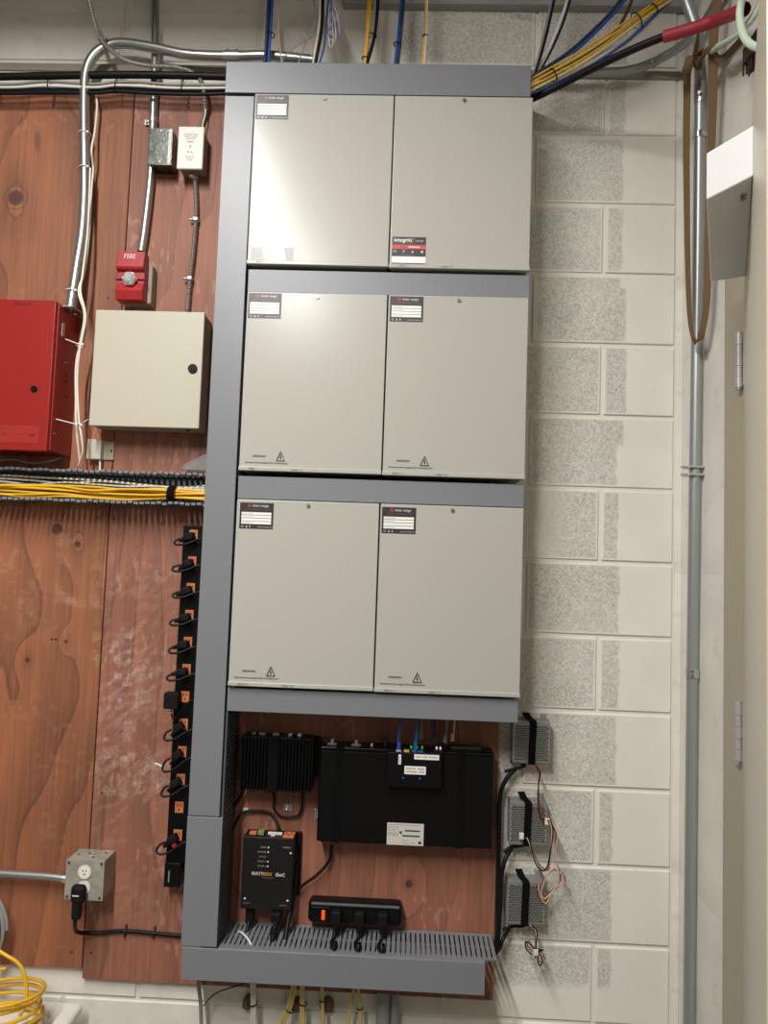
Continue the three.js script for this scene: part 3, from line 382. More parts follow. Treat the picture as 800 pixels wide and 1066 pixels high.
// ---------------------------------------------------------------- the six steel cabinets
function innerSticker(c, w, h) {
  c.fillStyle = '#2b282a'; c.fillRect(0, 0, w, h);
  c.strokeStyle = '#b93a3a'; c.lineWidth = 5; c.strokeRect(w * 0.23, h * 0.055, h * 0.11, h * 0.11); c.fillStyle = '#b93a3a'; c.fillRect(w * 0.265, h * 0.095, h * 0.06, h * 0.06);
  c.fillStyle = '#e4e2de'; c.font = h * 0.12 + 'px sans-serif'; c.fillText('inner range', w * 0.37, h * 0.155);
  c.fillStyle = '#a04444'; c.font = h * 0.062 + 'px sans-serif'; c.fillText('SECURITY MANAGEMENT SYSTEMS', w * 0.16, h * 0.275);
  ['Serial Number', 'Model Number', '', 'Manufactured'].forEach((t, i) => { const y = h * (0.365 + 0.118 * i); c.fillStyle = '#e9e7e1'; c.fillRect(w * 0.055, y, w * 0.885, h * 0.10); c.fillStyle = '#6a6866'; c.font = h * 0.062 + 'px sans-serif'; c.fillText(t, w * 0.09, y + h * 0.07); });
  c.fillStyle = '#cfcdca'; c.font = 'bold ' + h * 0.075 + 'px sans-serif'; c.fillText('CE', w * 0.06, h * 0.945); c.beginPath(); c.moveTo(w * 0.185, h * 0.95); c.lineTo(w * 0.215, h * 0.88); c.lineTo(w * 0.245, h * 0.95); c.fill(); c.fillRect(w * 0.30, h * 0.885, w * 0.03, h * 0.06);
  c.font = h * 0.06 + 'px sans-serif'; c.fillText('www.innerrange.com', w * 0.54, h * 0.945);
}
function integritiSticker(c, w, h) {
  c.fillStyle = '#2c292b'; c.fillRect(0, 0, w, h); c.fillStyle = '#f2f0ec'; c.font = 'bold ' + h * 0.17 + 'px sans-serif'; c.fillText('integriti', w * 0.045, h * 0.18); c.strokeStyle = '#c0383a'; c.lineWidth = 8; c.strokeRect(w * 0.59, h * 0.06, h * 0.10, h * 0.12);
  c.fillStyle = '#d8d6d2'; c.font = 'italic ' + h * 0.09 + 'px sans-serif'; c.fillText('Access', w * 0.71, h * 0.17); c.fillStyle = '#a08a6a'; c.font = h * 0.045 + 'px sans-serif'; c.fillText('INTEGRATED ACCESS & SECURITY', w * 0.08, h * 0.255);
  c.fillStyle = '#c9463c'; c.fillRect(0, h * 0.295, w, h * 0.145); c.fillStyle = '#5c1512'; c.font = 'bold ' + h * 0.09 + 'px sans-serif'; c.fillText('Door', w * 0.25, h * 0.40); c.fillStyle = '#ffe9e2'; c.fillText('Networks', w * 0.49, h * 0.40);
  c.fillStyle = '#cfcdca'; c.font = 'bold ' + h * 0.09 + 'px sans-serif'; c.fillText('CE', w * 0.04, h * 0.57); c.fillRect(w * 0.32, h * 0.50, w * 0.06, h * 0.02); c.fillRect(w * 0.34, h * 0.50, w * 0.02, h * 0.08); c.beginPath(); c.moveTo(w * 0.57, h * 0.58); c.lineTo(w * 0.61, h * 0.50); c.lineTo(w * 0.65, h * 0.58); c.fill(); c.fillRect(w * 0.86, h * 0.50, w * 0.06, h * 0.08);
  c.fillStyle = '#9a8f78'; c.font = h * 0.05 + 'px sans-serif'; c.fillText('www.innerrange.com', w * 0.30, h * 0.685);
  c.fillStyle = '#f0eeea'; c.fillRect(0, h * 0.725, w, h * 0.235); c.fillStyle = '#c9c7c2'; for (let i = 1; i < 3; i++) c.fillRect(w * 0.02, h * (0.725 + 0.08 * i), w * 0.96, h * 0.012);
}
function silverSticker(c, w, h) { c.fillStyle = '#bdbcb5'; c.fillRect(0, 0, w, h); c.fillStyle = '#8b8a85'; c.beginPath(); c.moveTo(0, 0); c.lineTo(w * 0.26, 0); c.lineTo(w * 0.32, h); c.lineTo(0, h); c.fill(); c.fillStyle = '#858480'; c.beginPath(); c.moveTo(w * 0.76, 0); c.lineTo(w, 0); c.lineTo(w, h); c.lineTo(w * 0.83, h); c.fill(); c.fillStyle = '#696863'; for (let i = 0; i < 4; i++) { c.fillRect(w * 0.34, h * (0.2 + 0.17 * i), w * 0.3, h * 0.035); c.fillRect(w * 0.04, h * (0.2 + 0.17 * i), w * 0.18, h * 0.03); } }
const matInner = printed(512, 394, innerSticker, 0.4), matIntegriti = printed(512, 410, integritiSticker, 0.4), matSilver = printed(512, 160, silverSticker, 0.35);
const matWarn = decalMat(512, 192, (c, w, h) => { c.clearRect(0, 0, w, h); c.fillStyle = '#2a2826'; c.font = 'bold 30px sans-serif'; c.fillText('WARNING:', 90, 84); c.font = 'bold 23px sans-serif'; c.fillText('Disconnect mains supply before removing cover', 4, 158, 500); c.strokeStyle = '#1c1a18'; c.lineWidth = 9; c.lineJoin = 'round'; c.beginPath(); c.moveTo(412, 16); c.lineTo(366, 122); c.lineTo(460, 122); c.closePath(); c.stroke(); c.beginPath(); c.moveTo(418, 48); c.lineTo(404, 82); c.lineTo(420, 80); c.lineTo(408, 108); c.lineWidth = 7; c.stroke(); });
const pencil = [['Encl. 1', ''], ['Encl. 2', 'Loop 1  2'], ['Relay  1', 'Loop  1.1'], ['Micro  3', 'Loop  1.2'], ['Micro  4', 'Loop  1.4'], ['Micro  5', 'Loop  1.5']].map(t => decalMat(1024, 28, (c) => { c.clearRect(0, 0, 1024, 28); c.fillStyle = '#4a4844'; c.font = 'italic 24px sans-serif'; c.fillText(t[0], 70, 21); c.fillText(t[1], 440, 21); }));
const doorBolt = (() => { const g = merge([cyl(0, 0, 0, 0.0048, 0.004, 'z', 14), box(-0.003, 0.003, -0.0006, 0.0006, 0.001, 0.0022)]); return g; })();
const cabs = [
  [-1.1785, -0.8075, 2.3715, 2.839, 'I', 'top-left grey steel cabinet with a silver label in its lower corner', 0],
  [-0.8045, -0.4405, 2.3695, 2.839, 'T', 'top-right grey steel cabinet with a red-striped label in its lower corner', 1],
  [-1.1735, -0.8065, 1.8265, 2.2985, 'IW', 'middle-row left grey steel cabinet with a shiny patch near its top', 2],
  [-0.8030, -0.4405, 1.8255, 2.2985, 'IW', 'middle-row right grey steel cabinet beside the block wall', 3],
  [-1.1740, -0.8080, 1.2795, 1.7525, 'IW', 'bottom-row left grey steel cabinet above the black heatsink unit', 4],
  [-0.8045, -0.4410, 1.2785, 1.7525, 'IW', 'bottom-row right grey steel cabinet above the wide black network unit', 5],
];
for (const [x0, x1, y0, y1, kind, label, i] of cabs) {
  const g = thing('steel_cabinet', label, 'cabinet', [(x0 + x1) / 2, y0, 0.0185], 'grey steel cabinets in three rows');
  part(g, 'body', box(x0 + 0.004, x1 - 0.004, y0 + 0.002, y1 - 0.002, 0.0185, 0.1725, 0.002, 1), M.cabBody);
  const d = part(g, 'door', box(x0, x1, y0 + 0.0075, y1, 0.1735, 0.185, 0.0025, 3), M.cab);
  part(d, 'lip', box(x0 - 0.0008, x1 + 0.0008, y0, y0 + 0.011, 0.172, 0.1885, 0.002, 2), M.cab);
  at(d, 'screw', doorBolt, M.screw, (x0 + x1) / 2 + 0.0015, y1 - 0.0115, 0.1862, 0, 0, 0.6 * i);
  if (kind !== 'T') { const sx = x0 + (i === 4 ? 0.0085 : 0.004), sy = y1 - (i ? 0.0042 : 0.004) - (i > 3 ? 0.004 : 0); part(d, 'sticker', plate(sx, sx + 0.087, sy - 0.067, sy, 0.1849), matInner, 'dark sticker with white rows'); }
  if (kind === 'T') part(d, 'sticker', plate(x0 + 0.006, x0 + 0.094, y0 + 0.0115, y0 + 0.084, 0.1849), matIntegriti, 'black and red sticker with a white strip');
  if (kind === 'I') part(d, 'label_strip', plate(x0 + 0.009, x0 + 0.122, y0 + 0.0125, y0 + 0.0465, 0.1849), matSilver, 'silver sticker');
  if (kind === 'IW') part(d, 'warning_print', plate(x0 + 0.014, x0 + 0.129, y0 + 0.0125, y0 + 0.0545, 0.1848, 0.0004), matWarn, 'black warning triangle print');
  part(d, 'pencil_note', plate(x0 + 0.004, x0 + 0.31, y0 + 0.0012, y0 + 0.0096, 0.1883, 0.0003), pencil[i]);
}

// ---------------------------------------------------------------- fire alarm gear on the plywood
{ // red panel
  const x1 = -1.692, x0 = -2.06, y0 = 1.864, y1 = 2.271;
  const g = thing('fire_alarm_panel', 'red steel fire alarm panel at the left edge with a round black keyhole', 'alarm panel', [(x0 + x1) / 2, y0, 0.0185]);
  part(g, 'body', box(x0, x1 + 0.003, y0 + 0.004, y1 - 0.002, 0.0185, 0.146, 0.002), M.red);
  const d = part(g, 'door', box(x0, x1, y0, y1, 0.147, 0.16, 0.003, 3), M.red);
  part(d, 'lock', merge([cyl(-1.7355, 2.029, 0.1605, 0.0092, 0.003), cyl(-1.7355, 2.029, 0.162, 0.006, 0.002)]), M.black);
  part(d, 'label', plate(-1.833, -1.714, 1.883, 1.932, 0.1599, 0.0005), printed(512, 210, (c, w, h) => { c.fillStyle = '#96241d'; c.fillRect(0, 0, w, h); c.strokeStyle = '#7e1610'; c.lineWidth = 5; c.strokeRect(4, 4, w - 8, h - 8); c.fillStyle = '#6e120d'; c.font = 'bold 26px sans-serif'; c.fillText('FIRE', 60, 56); c.font = 'bold 54px sans-serif'; c.fillText('FAC', 50, 128); c.font = '22px sans-serif'; c.fillText('alarm control panel', 230, 118); c.fillRect(400, 96, 60, 34); }, 0.4), 'faded maker plate');
  part(d, 'hand_writing', plate(-1.81, -1.742, 2.25, 2.268, 0.1599, 0.0004), decalMat(256, 68, (c) => { c.clearRect(0, 0, 256, 68); c.fillStyle = '#5a0c0a'; c.font = 'italic 52px serif'; c.fillText('Zone-4', 10, 50); }));
  part(g, 'hasp', box(x1 + 0.003, x1 + 0.0045, 2.185, 2.222, 0.108, 0.124, 0.0005, 1), M.zinc, 'zinc plate on the side');
  for (const [y, z] of [[2.12, 0.085], [1.915, 0.128]]) part(g, 'screw', cyl(x1 + 0.004, y, z, 0.004, 0.003, 'x', 10), M.screw);
  part(g, 'conduit_plate', box(-1.705, -1.665, 2.2685, 2.2715, 0.062, 0.118), M.zinc);
  for (const [y, z] of [[2.09, 0.08], [2.07, 0.08], [2.03, 0.07]]) part(g, 'knockout', cyl(x1 + 0.0032, y, z, 0.0035, 0.001, 'x', 10), M.dark);
}
{ // beige box
  const x0 = -1.607, x1 = -1.306, y0 = 1.9455, y1 = 2.2665;
  const g = thing('control_box', 'beige steel control box with a round black lock, beside the red panel', 'control box', [(x0 + x1) / 2, y0, 0.0185]);
  part(g, 'body', box(x0 + 0.003, x1 - 0.003, y0 + 0.002, y1 - 0.002, 0.0185, 0.092, 0.002), M.beigeDark);
  const d = part(g, 'door', box(x0, x1, y0, y1, 0.093, 0.105, 0.0025, 3), M.beige);
  part(d, 'lock', merge([cyl(-1.3305, 2.109, 0.1065, 0.0128, 0.004, 'z', 24), cyl(-1.3305, 2.109, 0.109, 0.0085, 0.003, 'z', 20), box(-1.3318, -1.3292, 2.103, 2.115, 0.109, 0.1112)]), M.black);
  part(g, 'knockout', cyl(-1.345, y0 + 0.0015, 0.07, 0.006, 0.004, 'y', 12), M.dark);
}
{ // horn strobe
  const g = thing('fire_strobe', 'red fire strobe with white FIRE lettering and a clear faceted lamp', 'fire strobe', [-1.523, 2.3, 0.0185]);
  part(g, 'back_box', box(-1.56, -1.474, 2.303, 2.415, 0.0185, 0.055, 0.004), M.grayBox, 'taupe back box');
  const side = [[0.055, 2.437], [0.087, 2.437], [0.096, 2.393], [0.094, 2.388], [0.083, 2.382], [0.083, 2.35], [0.094, 2.326], [0.088, 2.304], [0.055, 2.304]];
  const sh = new THREE.Shape(side.map(p => new THREE.Vector2(p[0], p[1])));
  const e = new THREE.ExtrudeGeometry(sh, { depth: 0.072, bevelEnabled: true, bevelSize: 0.0015, bevelThickness: 0.002, bevelSegments: 2 }); e.rotateY(-Math.PI / 2); e.translate(-1.488, 0, 0);
  const b = part(g, 'housing', e, M.redStrobe);
  const lt = new THREE.PlaneGeometry(0.05, 0.021); lt.rotateX(-0.2); lt.translate(-1.523, 2.4235, 0.0921);
  part(b, 'lettering', lt, decalMat(256, 96, (c) => { c.clearRect(0, 0, 256, 96); c.fillStyle = '#f2d9d4'; c.font = '92px sans-serif'; c.fillText('FIRE', 22, 82, 214); }));
  part(b, 'shelf', box(-1.566, -1.482, 2.359, 2.366, 0.08, 0.09, 0.002), M.redStrobe);
  let ln = new THREE.IcosahedronGeometry(0.021, 0); if (ln.index) ln = ln.toNonIndexed(); ln.computeVertexNormals(); { const l2 = ln.clone(); l2.rotateZ(0.9); l2.rotateX(0.7); ln = merge([ln, l2]); } ln.scale(1.05, 1.05, 0.75); ln.translate(-1.524, 2.359, 0.094);
  const L = part(g, 'strobe_lamp', ln, M.strobeGlass, 'clear faceted strobe lens'); part(L, 'flash_tube', merge([cyl(-1.524, 2.359, 0.094, 0.003, 0.024, 'x', 10), cyl(-1.524, 2.359, 0.0855, 0.016, 0.002, 'z', 18)]), M.chrome);
}
{ // galvanised junction box with side sticker
  const g = thing('junction_box', 'galvanised steel junction box with a blank cover, beside the white remote box', 'junction box', [-1.468, 2.695, 0.0185]);
  part(g, 'box', box(-1.497, -1.433, 2.697, 2.802, 0.0185, 0.072, 0.003), M.galv); const c = part(g, 'cover', box(-1.4985, -1.4315, 2.695, 2.804, 0.0722, 0.075, 0.001), M.galv);
  for (const y of [2.704, 2.795]) part(c, 'screw', cyl(-1.465, y, 0.0758, 0.003, 0.002), M.screw);
  part(c, 'barcode_strip', plate(-1.4425, -1.4355, 2.70, 2.80, 0.0749, 0.0005), printed(32, 512, (k, w, h) => { k.fillStyle = '#e8e6e0'; k.fillRect(0, 0, w, h); k.fillStyle = '#555'; for (let y = 20; y < h - 20; y += 9) if (H(y, 3) > 0.35) k.fillRect(9, y, 12, 5); }), 'white printed strip');
}
{ // white remote box
  const g = thing('remote_test_box', 'white remote test plate on a deep box with armoured cable below', 'remote box', [-1.379, 2.684, 0.0185]);
  part(g, 'box', box(-1.412, -1.345, 2.69, 2.80, 0.0185, 0.068, 0.003), M.grayBox);
  const p = part(g, 'plate', box(-1.4165, -1.3425, 2.6845, 2.8095, 0.0682, 0.0765, 0.004, 3), M.white);
  for (const y of [2.699, 2.797]) part(p, 'screw', cyl(-1.3795, y, 0.077, 0.0032, 0.002), M.screw);
  part(p, 'print', plate(-1.41, -1.349, 2.70, 2.795, 0.0764, 0.0004), decalMat(256, 400, (c, w) => { c.clearRect(0, 0, 256, 400); c.fillStyle = '#8c8a86'; c.font = '20px sans-serif'; c.textAlign = 'center'; ['DUCT SMOKE DETECTOR', 'REMOTE ALARM', 'INDICATOR'].forEach((t, i) => c.fillText(t, 128, 50 + 26 * i, 170)); c.fillStyle = '#4a4846'; c.font = 'bold 22px sans-serif'; c.fillText('RTS151', 128, 142); for (const [px, py, pr] of [[128, 190, 9], [108, 258, 8], [150, 258, 8]]) { c.beginPath(); c.arc(px, py, pr, 0, 7); c.fill(); } c.fillStyle = '#8c8a86'; c.font = '17px sans-serif'; ['PUSH TO TEST', 'AND RESET', 'ALARM'].forEach((t, i) => c.fillText(t, 128, 318 + 22 * i)); }));
  part(g, 'connector', merge([cyl(-1.374, 2.684, 0.036, 0.0095, 0.018, 'y'), cyl(-1.381, 2.68, 0.047, 0.005, 0.012, 'x')]), M.zinc);
}
// conduits
function conduit(name, label, pts, r, mat, straps = [], couplings = [], group) {
  const c = curve(pts), g = thing(name, label, 'conduit', pts[0], group);
  part(g, 'pipe', new THREE.TubeGeometry(c, Math.max(40, pts.length * 12), r, 16), mat);
  for (const [t, dx] of straps) { const p = c.getPoint(t), tn = c.getTangent(t), s = part(g, 'strap', merge([(() => { const a = new THREE.CylinderGeometry(r * 1.12, r * 1.12, 0.014, 18); a.applyQuaternion(new THREE.Quaternion().setFromUnitVectors(new THREE.Vector3(0, 1, 0), tn)); a.translate(p.x, p.y, p.z); return a; })(), box(p.x + Math.min(0, dx), p.x + Math.max(0, dx), p.y - 0.007, p.y + 0.007, Math.max(0.0182, p.z - r * 1.1), Math.max(0.0205, p.z - r * 1.1 + 0.003))]), M.zinc); part(s, 'screw', cyl(p.x + dx * 0.75, p.y, Math.max(0.022, p.z - r * 1.1 + 0.005), 0.0042, 0.004), M.screw); }
  for (const [t, len] of couplings) { const p = c.getPoint(t), tn = c.getTangent(t), a = new THREE.CylinderGeometry(r * 1.16, r * 1.16, len, 18); a.applyQuaternion(new THREE.Quaternion().setFromUnitVectors(new THREE.Vector3(0, 1, 0), tn)); a.translate(p.x, p.y, p.z); const q = part(g, 'coupling', a, M.zinc); const sg = []; for (const s of [-1, 1]) sg.push(cyl(p.x + tn.x * len * 0.28 * s - tn.y * r * 0.4, p.y + r * 1.15 * Math.abs(tn.x) + tn.y * len * 0.28 * s, p.z + r * 1.05 * Math.abs(tn.y), 0.0035, 0.008, Math.abs(tn.x) > 0.5 ? 'y' : 'z', 8)); part(q, 'set_screw', merge(sg), M.screw); }
  return g;
}
conduit('steel_conduit', 'thick shiny steel conduit bending from the red panel up and over to the cabinets', L.emtBig, 0.0142, M.emt, [], [[0.86, 0.045]]);
conduit('steel_conduit', 'thinner steel conduit running straight down to the red strobe', L.emtTwo, 0.0112, M.emt, [[0.435, -0.028]]);
conduit('steel_conduit', 'long vertical steel conduit in the corner at the right', [[0.0, 0.02, 0.128], [0.002, 0.4, 0.126], [0.003, 0.87, 0.128], [0.003, 1.35, 0.132], [0.0015, 1.85, 0.145], [0.0005, 2.4, 0.16], ...L.emtR2top.slice(1)], 0.0145, M.condPaint, [], [[0.30, 0.022], [0.615, 0.05], [0.575, 0.012]]);
conduit('steel_conduit', 'steel conduit sweeping out from behind the duct into the upper right corner', L.emtTR, 0.012, M.emtDull, []);
conduit('steel_conduit', 'short grey steel conduit entering the outlet box from the left edge', L.condBL, 0.0098, M.emtDull, [], [[0.965, 0.02]]);
{ // pipe clamp with prongs on corner conduit
  const g = thing('pipe_clamp', 'two-pronged metal clamp on the long corner conduit', 'pipe clamp', [0.0, 1.858, 0.14]);
  part(g, 'band', merge([box(-0.02, 0.0185, 1.852, 1.858, 0.122, 0.165, 0.002), box(-0.02, 0.0185, 1.872, 1.878, 0.122, 0.165, 0.002)]), M.zinc);
  for (const y of [1.855, 1.875]) part(g, 'prong', cyl(-0.026, y, 0.15, 0.0035, 0.02, 'x', 10), M.zinc);
}
for (const [n, label, pts, r] of [['armoured_cable', 'armoured cable hanging from the ceiling and looping behind the thick conduit', L.mcTop, 0.0058], ['armoured_cable', 'armoured cable running from the white remote box down to the beige control box', L.mcDown, 0.0056]]) {
  const g = thing(n, label, 'cable', pts[0]); part(g, 'armour', ridged(pts, r), M.zinc);
  for (const t of pts === L.mcDown ? [0.3, 0.76] : [0.22]) { const p = curve(pts).getPoint(t), e = pts === L.mcDown ? -0.012 : 0.012; part(g, 'clip', merge([box(p.x - 0.008, p.x + 0.008, p.y - 0.006, p.y + 0.006, p.z - 0.008, p.z + 0.008, 0.003), cyl(p.x + e, p.y, p.z, 0.004, 0.012, 'x', 8)]), M.strapMetal); }
}
lone('white_wire', tube([[-1.352, 2.925, 0.045], [-1.3515, 2.88, 0.043], [-1.353, 2.855, 0.044], [-1.357, 2.835, 0.045], [-1.359, 2.808, 0.045]], 0.0022), M.whiteCable, 'short white wire dropping into the top of the white remote box', 'wire');

// cable runs along the top left
lone('black_cable', tube(L.blackRun, 0.0105, 60), M.cord, 'thick black cable running along the top edge of the plywood', 'cable');
[['runA0', M.grayCable, 'upper pale grey cable of the tied run under the thick black cable', 0.0042], ['runA1', M.whiteCable, 'white cable of the tied run under the thick black cable', 0.004], ['runA2', M.blueDark, 'dark blue cable of the tied run under the thick black cable', 0.0046], ['runA3', M.cord, 'lowest black cable of the tied run under the thick black cable', 0.005]].forEach(([k, m, l, r]) => lone('run_cable', tube(L[k], r, 80), m, l, 'cable', 'tied cable run at the top left'));
for (const [x, w] of [[-1.955, 'at the left edge of the photo'], [-1.80, 'left of the thick conduit'], [-1.605, 'between the two conduits'], [-1.415, 'beside the grey duct']]) lone('cable_tie', (() => { const t = new THREE.TorusGeometry(0.0215, 0.0016, 6, 20); t.scale(0.55, 1, 1); t.rotateY(Math.PI / 2); t.translate(x, 2.932, 0.065); return t; })(), M.black, 'black tie round the top cable run, ' + w, 'cable tie', 'ties on the top cable run');
// white cables beside the thick conduit
lone('white_cable', tube(L.whiteA, 0.0033, 120), M.whiteCable, 'longer white cable strapped beside the thick steel conduit', 'cable');
lone('white_cable', tube(L.whiteB, 0.003, 100), M.whiteCable, 'shorter white cable over the side of the red panel', 'cable');
lone('white_wire', tube(L.whiteC, 0.0013, 30), M.whiteCable, 'thin white wire looping into the top of the small beige box', 'wire');
lone('white_wire', tube(L.whiteD, 0.003, 8), M.whiteCable, 'white wire from the small beige box down to the cable tray', 'wire');
const ties = [[[-1.690, 2.79, 0.06], 0.0162, 'uppermost zip tie on the thick conduit, above the white cable bend', 0], [[-1.683, 2.688, 0.061], 0.0162, 'second zip tie on the thick conduit', 0], [[-1.6845, 2.322, 0.084], 0.0175, 'zip tie on the thick conduit just above the red panel', 0], [[-1.643, 2.165, 0.107], 0.0115, 'zip tie with a short tail on the white cables at the red panel', 0.035], [[-1.634, 1.945, 0.105], 0.0135, 'zip tie with a long tail on the white cables at the red panel', 0.055]];
for (const [p, r, l, tail] of ties) { const g = thing('zip_tie', l, 'cable tie', p, 'white zip ties on the conduit and white cables'); const t = new THREE.TorusGeometry(r, 0.0017, 6, 24); t.rotateX(Math.PI / 2 - 0.15); t.translate(...p); part(g, 'loop', t, M.white); part(g, 'head', box(p[0] + r * 0.6, p[0] + r * 0.6 + 0.007, p[1] - 0.003, p[1] + 0.003, p[2] + r * 0.6, p[2] + r * 0.6 + 0.006, 0.001), M.white); if (tail) part(g, 'tail', tube([[p[0], p[1], p[2] + r], [p[0] - tail * 0.5, p[1] + 0.006, p[2] + r + 0.003], [p[0] - tail, p[1] + 0.012, p[2] + r + 0.004]], 0.0016, 8, 5), M.white); }
lone('grey_wire', tube([[-1.98, 1.852, 0.06], [-1.90, 1.846, 0.07], [-1.82, 1.850, 0.075], [-1.775, 1.842, 0.075], [-1.73, 1.848, 0.07], [-1.70, 1.862, 0.055]], 0.002, 40), M.grayCable, 'thin grey wire sagging under the red fire alarm panel', 'wire');
{ // small beige box
  const g = thing('surface_box', 'small beige surface box between the white cables and the beige control box', 'surface box', [-1.605, 1.862, 0.0185]);
  part(g, 'base', box(-1.618, -1.566, 1.864, 1.917, 0.0185, 0.024, 0.001), M.beigeDark); part(g, 'cover', box(-1.634, -1.594, 1.862, 1.918, 0.0185, 0.046, 0.002), M.beige); part(g, 'screw', cyl(-1.573, 1.89, 0.0245, 0.003, 0.002), M.contact);
}
{ // clear plastic cover
  const sh = new THREE.Shape([[-1.362, 1.84], [-1.352, 1.852], [-1.300, 1.88], [-1.283, 1.884], [-1.283, 1.84]].map(p => new THREE.Vector2(...p)));
  const e = new THREE.ExtrudeGeometry(sh, { depth: 0.03, bevelEnabled: true, bevelSize: 0.002, bevelThickness: 0.002 }); e.translate(0, 0, 0.03);
  lone('clear_guard', e, M.clear, 'clear plastic guard lying on the open cable tray beside the grey duct', 'guard');
}
{ // open slotted cable tray with its cables
  const x0 = -2.02, x1 = -1.266, y0 = 1.741, y1 = 1.822, g = thing('cable_tray', 'open grey slotted wiring tray holding yellow cables, left of the tall duct', 'wiring tray', [(x0 + x1) / 2, y0, 0.0185]);
  part(g, 'back', box(x0, x1, y0, y1, 0.0185, 0.0215), M.ductDark);
  const row = (y, up) => { const a = [box(x0, x1, y - 0.0011, y + 0.0011, 0.0215, 0.036)]; for (let x = x0 + 0.004; x < x1 - 0.012; x += 0.0156) { const j = (H(Math.round(x * 1000), up ? 1 : 2) - 0.5) * 0.004; a.push(box(x, x + 0.0088, y - 0.0011 + j * 0.3, y + 0.0011 + j * 0.3, 0.036, 0.10), box(x - 0.0012, x + 0.0112, y - 0.0035 + j, y + 0.0035 + j, 0.099, 0.108, 0.001, 1)); } return merge(a); };
  const u = part(g, 'finger_row', row(y1, 1), M.duct, 'upper row of slotted fingers'); u.userData.kind = 'stuff';
  const d = part(g, 'finger_row', row(y0, 0), M.duct, 'lower row of slotted fingers'); d.userData.kind = 'stuff';
}
function trayCable(i, n, y, z, r, mat, label, category, group, wob = 0.006) {
  const pts = []; for (let k = 0; k <= 9; k++) { const x = -2.02 + k * 0.086, pinch = Math.exp(-(((x + 1.372) / 0.06) ** 2)); pts.push([x, mix(y + (noise(k * 0.7 + i * 7.3, i) - 0.5) * wob * 2, 1.768 + (i / n - 0.5) * 0.02, pinch * 0.6), z + (noise(k * 0.6, i * 3.1) - 0.5) * 0.012]); }
  lone('tray_cable', tube(pts, r, 70, 7), mat, label, category, group);
}
for (let i = 0; i < 10; i++) trayCable(i, 10, 1.755 + 0.0026 * i, 0.098 - 0.004 * (i % 4), 0.0033, M.yellow, 'yellow network cable lying in the open wiring tray', 'cable', 'yellow cables in the tray', 0.008);
trayCable(20, 22, 1.781, 0.082, 0.003, M.blueDark, 'single blue network cable lying in the open wiring tray', 'cable');
for (let i = 0; i < 3; i++) trayCable(i + 30, 33, 1.789 + 0.006 * i, 0.075 - 0.006 * i, 0.003, M.whiteCable, ['lowest', 'middle', 'uppermost'][i] + ' of the three white cables behind the yellow ones in the wiring tray', 'cable', 'white cables in the tray');
for (let i = 0; i < 2; i++) trayCable(i + 40, 42, 1.794 + 0.009 * i, 0.05 - 0.01 * i, 0.004, M.cord, ['lower', 'upper'][i] + ' of the two black cables at the back of the open wiring tray', 'cable', 'black cables in the tray');
lone('cable_wrap', (() => { const t = new THREE.TorusGeometry(0.021, 0.004, 8, 30); t.scale(1, 1, 2.6); t.rotateY(Math.PI / 2); t.translate(-1.372, 1.766, 0.092); return t; })(), M.velcro, 'black hook-and-loop wrap round the yellow cables in the tray', 'cable wrap');

// ---------------------------------------------------------------- tall black power strip and its plugs
const ordinals = ['topmost', 'second', 'third', 'fourth', 'fifth', 'sixth', 'seventh', 'eighth', 'ninth', 'tenth', 'eleventh', 'twelfth'];
const outletFace = printed(128, 160, (c, w, h) => { c.fillStyle = '#c47444'; c.fillRect(0, 0, w, h); c.fillStyle = '#2a1208'; c.fillRect(32, 34, 14, 40); c.fillRect(82, 34, 14, 34); c.beginPath(); c.arc(64, 112, 13, 0, 7); c.fill(); }, 0.45);
const outY = i => 1.660 - 0.0726 * i;
{
  const g = thing('power_strip', 'tall black vertical power strip with orange outlets beside the tall duct', 'power strip', [-1.322, 0.73, 0.0185]);
  part(g, 'body', box(-1.3475, -1.285, 0.79, 1.686, 0.0185, 0.056, 0.002), M.black);
  const fg = uvXY(box(-0.0115, 0.0115, -0.0145, 0.0145, 0, 0.002, 0.0006, 1), -0.0115, -0.0145, 0.023, 0.029);
  for (let i = 0; i < 12; i++) at(g, 'outlet', fg, outletFace, -1.3185, outY(i), 0.0555);
  part(g, 'end_cap', box(-1.3478, -1.3045, 0.729, 0.792, 0.0185, 0.064, 0.003), M.black);
  part(g, 'end_print', plate(-1.336, -1.333, 0.742, 0.772, 0.0639, 0.0004), M.grayCable);
  part(g, 'breaker', cyl(-1.3265, 0.836, 0.058, 0.0055, 0.006, 'z', 14), M.ledRed, 'small glowing red switch');
}
const plugGeo = (() => { const b = box(-0.015, 0.013, -0.0115, 0.010, 0.0005, 0.026, 0.006, 3), n = new THREE.CylinderGeometry(0.0045, 0.0075, 0.018, 12); n.rotateZ(Math.PI / 2 + 0.2); n.translate(-0.021, -0.006, 0.016); return merge([b, n]); })();
